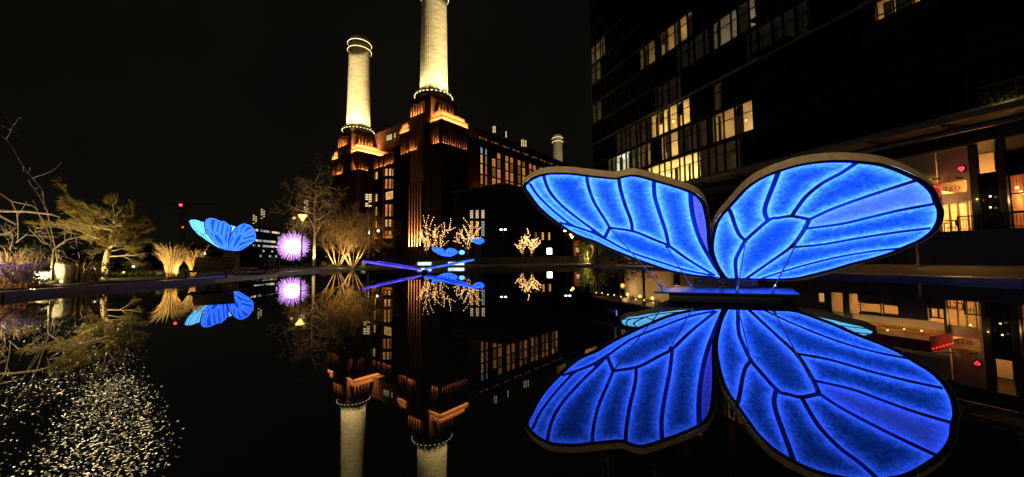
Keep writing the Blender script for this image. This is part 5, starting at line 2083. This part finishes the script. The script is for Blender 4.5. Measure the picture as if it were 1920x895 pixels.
# ================================================================== FAR BACKGROUND
# construction crane with red warning lamps
q1 = P(343, 385, 230); q2 = P(347, 426.5, 230)
cr_ = thing('tower_crane', 'dark distant tower crane with red warning lamps above the left butterfly', 'crane', (q1.x, 230, .1))
m = MB()
for sx_ in (-.9, .9):
    for sy_ in (-.9, .9):
        m.box((sx_ - .06, sy_ - .06, 0), (sx_ + .06, sy_ + .06, q1.z + 1.5))
for k in range(int(q1.z / 2.2)):
    z = k * 2.2
    m.tube([(-.9, -.9, z), (.9, -.9, z + 2.2)], .03, 3); m.tube([(.9, .9, z), (-.9, .9, z + 2.2)], .03, 3)
m.build('mast', 'black_metal', cr_)
MB().box((-7, -.12, q1.z + .7), (20, .12, q1.z + .95)).build('jib', 'black_metal', cr_)
MB().box((-1.3, -1.2, q1.z - 2.2), (1.3, 1.2, q1.z - .3)).build('cab', 'black_metal', cr_)
MB().ball((0, -1.6, q1.z - .2), .75, 10).build('warning_lamp', 'lamp_red', cr_)
MB().ball((q2.x - q1.x, -1.6, q2.z - .2), .42, 8).build('warning_lamp', 'lamp_red', cr_)
# lit office block
qa, qb = P(474, 478, 190), P(524, 478, 215)
of = thing('office_block', 'pale lit glass office block far behind the left butterfly', 'building', (qa.x, qa.y, .1), math.atan2(qb.y - qa.y, qb.x - qa.x))
Lo = (Vector((qb.x, qb.y)) - Vector((qa.x, qa.y))).length
Ho = P(474, 425, 190).z
MB().box((0, .2, 0), (Lo, 16, Ho)).build('wall', 'cladding', of)
wm = {}
for k in range(7):
    z = Ho - 1.2 - k * 2.75
    for j in range(12):
        pn = rg.choice(['pane_white', 'pane_white', 'pane_cream', 'dark_glass']) if k in (0, 2, 3, 6) else rg.choice(['dark_glass', 'dark_glass', 'dark_glass', 'pane_white'])
        if (pn) not in wm:
            f_ = MB().box((0, .05, -.08), (Lo / 12 - .02, .199, 0)).box((0, .05, 1.15), (Lo / 12 - .02, .199, 1.25)).mesh('window', 'dark_frame')
            wm[pn] = (f_, MB().box((.12, .1, 0), (Lo / 12 - .14, .19, 1.15)).mesh('pane', pn))
        o = obj('window', wm[pn][0], of, (j * Lo / 12, 0, z - 1.15))
        obj('pane', wm[pn][1], o)
MB().box((-.3, -.1, Ho), (Lo + .3, 16.3, Ho + .5)).build('roof', 'concrete', of)


def light_mast(px, y0, y1, y2, Y, lab, w=1.2, n=6):
    a, b, c = P(px, y0, Y), P(px, y1, Y), P(px, y2, Y)
    t = thing('floodlight_mast', lab, 'light mast', (a.x, a.y, .1), 0, 'lattice masts with lamp rows')
    h = a.z - .2
    MB().tube([(0, 0, 0), (0, 0, h)], .22, 6).build('mast', 'steel', t)
    zb = b.z - .2
    hd = MB().box((-.30, -.45, -.14), (.30, -.15, .14)).mesh('lamp_head', 'pane_cream' if px != 710.5 else 'lamp_white')
    for k in range(n):
        for s in (-1, 1):
            if (k * 7 + s + int(px)) % 5:
                obj('lamp_head', hd, t, (s * w * .5, 0, zb + (h - zb) * (k + .5) / n))
    MB().box((-w, -.4, zb - .9), (w, .4, zb - .75)).build('platform', 'steel', t)
    MB().box((-w, -.1, zb), (-w + .1, .1, h)).build('rail', 'black_metal', t)
    MB().box((w - .1, -.1, zb), (w, .1, h)).build('rail', 'black_metal', t)


light_mast(479, 402, 420, 470, 180, 'light mast with two rows of lamps left of its taller twin above the office block', 1.2, 6)
light_mast(494, 391, 411, 470, 180, 'taller light mast with two rows of lamps above the office block', 1.2, 6)
light_mast(575, 375, 398, 470, 150, 'light mast with lamp rows seen through the bare tree', 1.0, 6)
light_mast(692, 363, 388, 470, 92, 'light mast with a platform in front of the left chimney tower', .9, 6)
# dim low buildings along the left horizon
for i, (xa, xb, yt, Y) in enumerate(((-200, 60, 470, 120), (270, 380, 462, 160), (455, 640, 474, 240))):
    a, b, c = P(xa, 485, Y), P(xb, 485, Y), P(xa, yt, Y)
    t = thing('low_building', ['long dim low building at the far left horizon', 'dim low building behind the straw grass', 'dim low building behind the violet light sphere'][i], 'building', (a.x, Y, .1))
    W_ = b.x - a.x
    MB().box((0, 0, 0), (W_, 14, c.z)).build('wall', 'cladding', t)
    MB().box((-.3, -.3, c.z), (W_ + .3, 14.3, c.z + .4)).build('roof', 'concrete', t)
    fm_ = MB().box((-.7, -.12, -.1), (.7, -.001, 1.2)).mesh('window', 'dark_frame')
    pm_ = {p_: MB().box((-.6, -.16, 0), (.6, -.121, 1.1)).mesh('pane', p_) for p_ in ('dark_glass', 'pane_dim')}
    for k in range(10):
        o = obj('window', fm_, t, (W_ * (k + .5) / 10, 0, c.z * .45))
        obj('pane', pm_['pane_dim' if (k * 5 + i) % 7 == 0 else 'dark_glass'], o)
q = P(1720, 484, 15.5)
t = thing('timber_post', 'slim pale timber post below the right wing near the pool edge', 'post', (q.x, q.y, .1))
hh = P(1720, 455, 15.5).z - .1
MB().tube([(0, 0, 0), (.02, 0, hh * .5), (0, 0, hh)], [.05, .045, .04], 6).build('shaft', 'bark', t)
MB().tube([(0, 0, hh), (0, 0, hh + .05)], [.055, .03], 6).build('cap', 'black_metal', t)
point('post_light', (q.x - .4, q.y - .5, .3), 2.5, (1, .55, .2), .04)
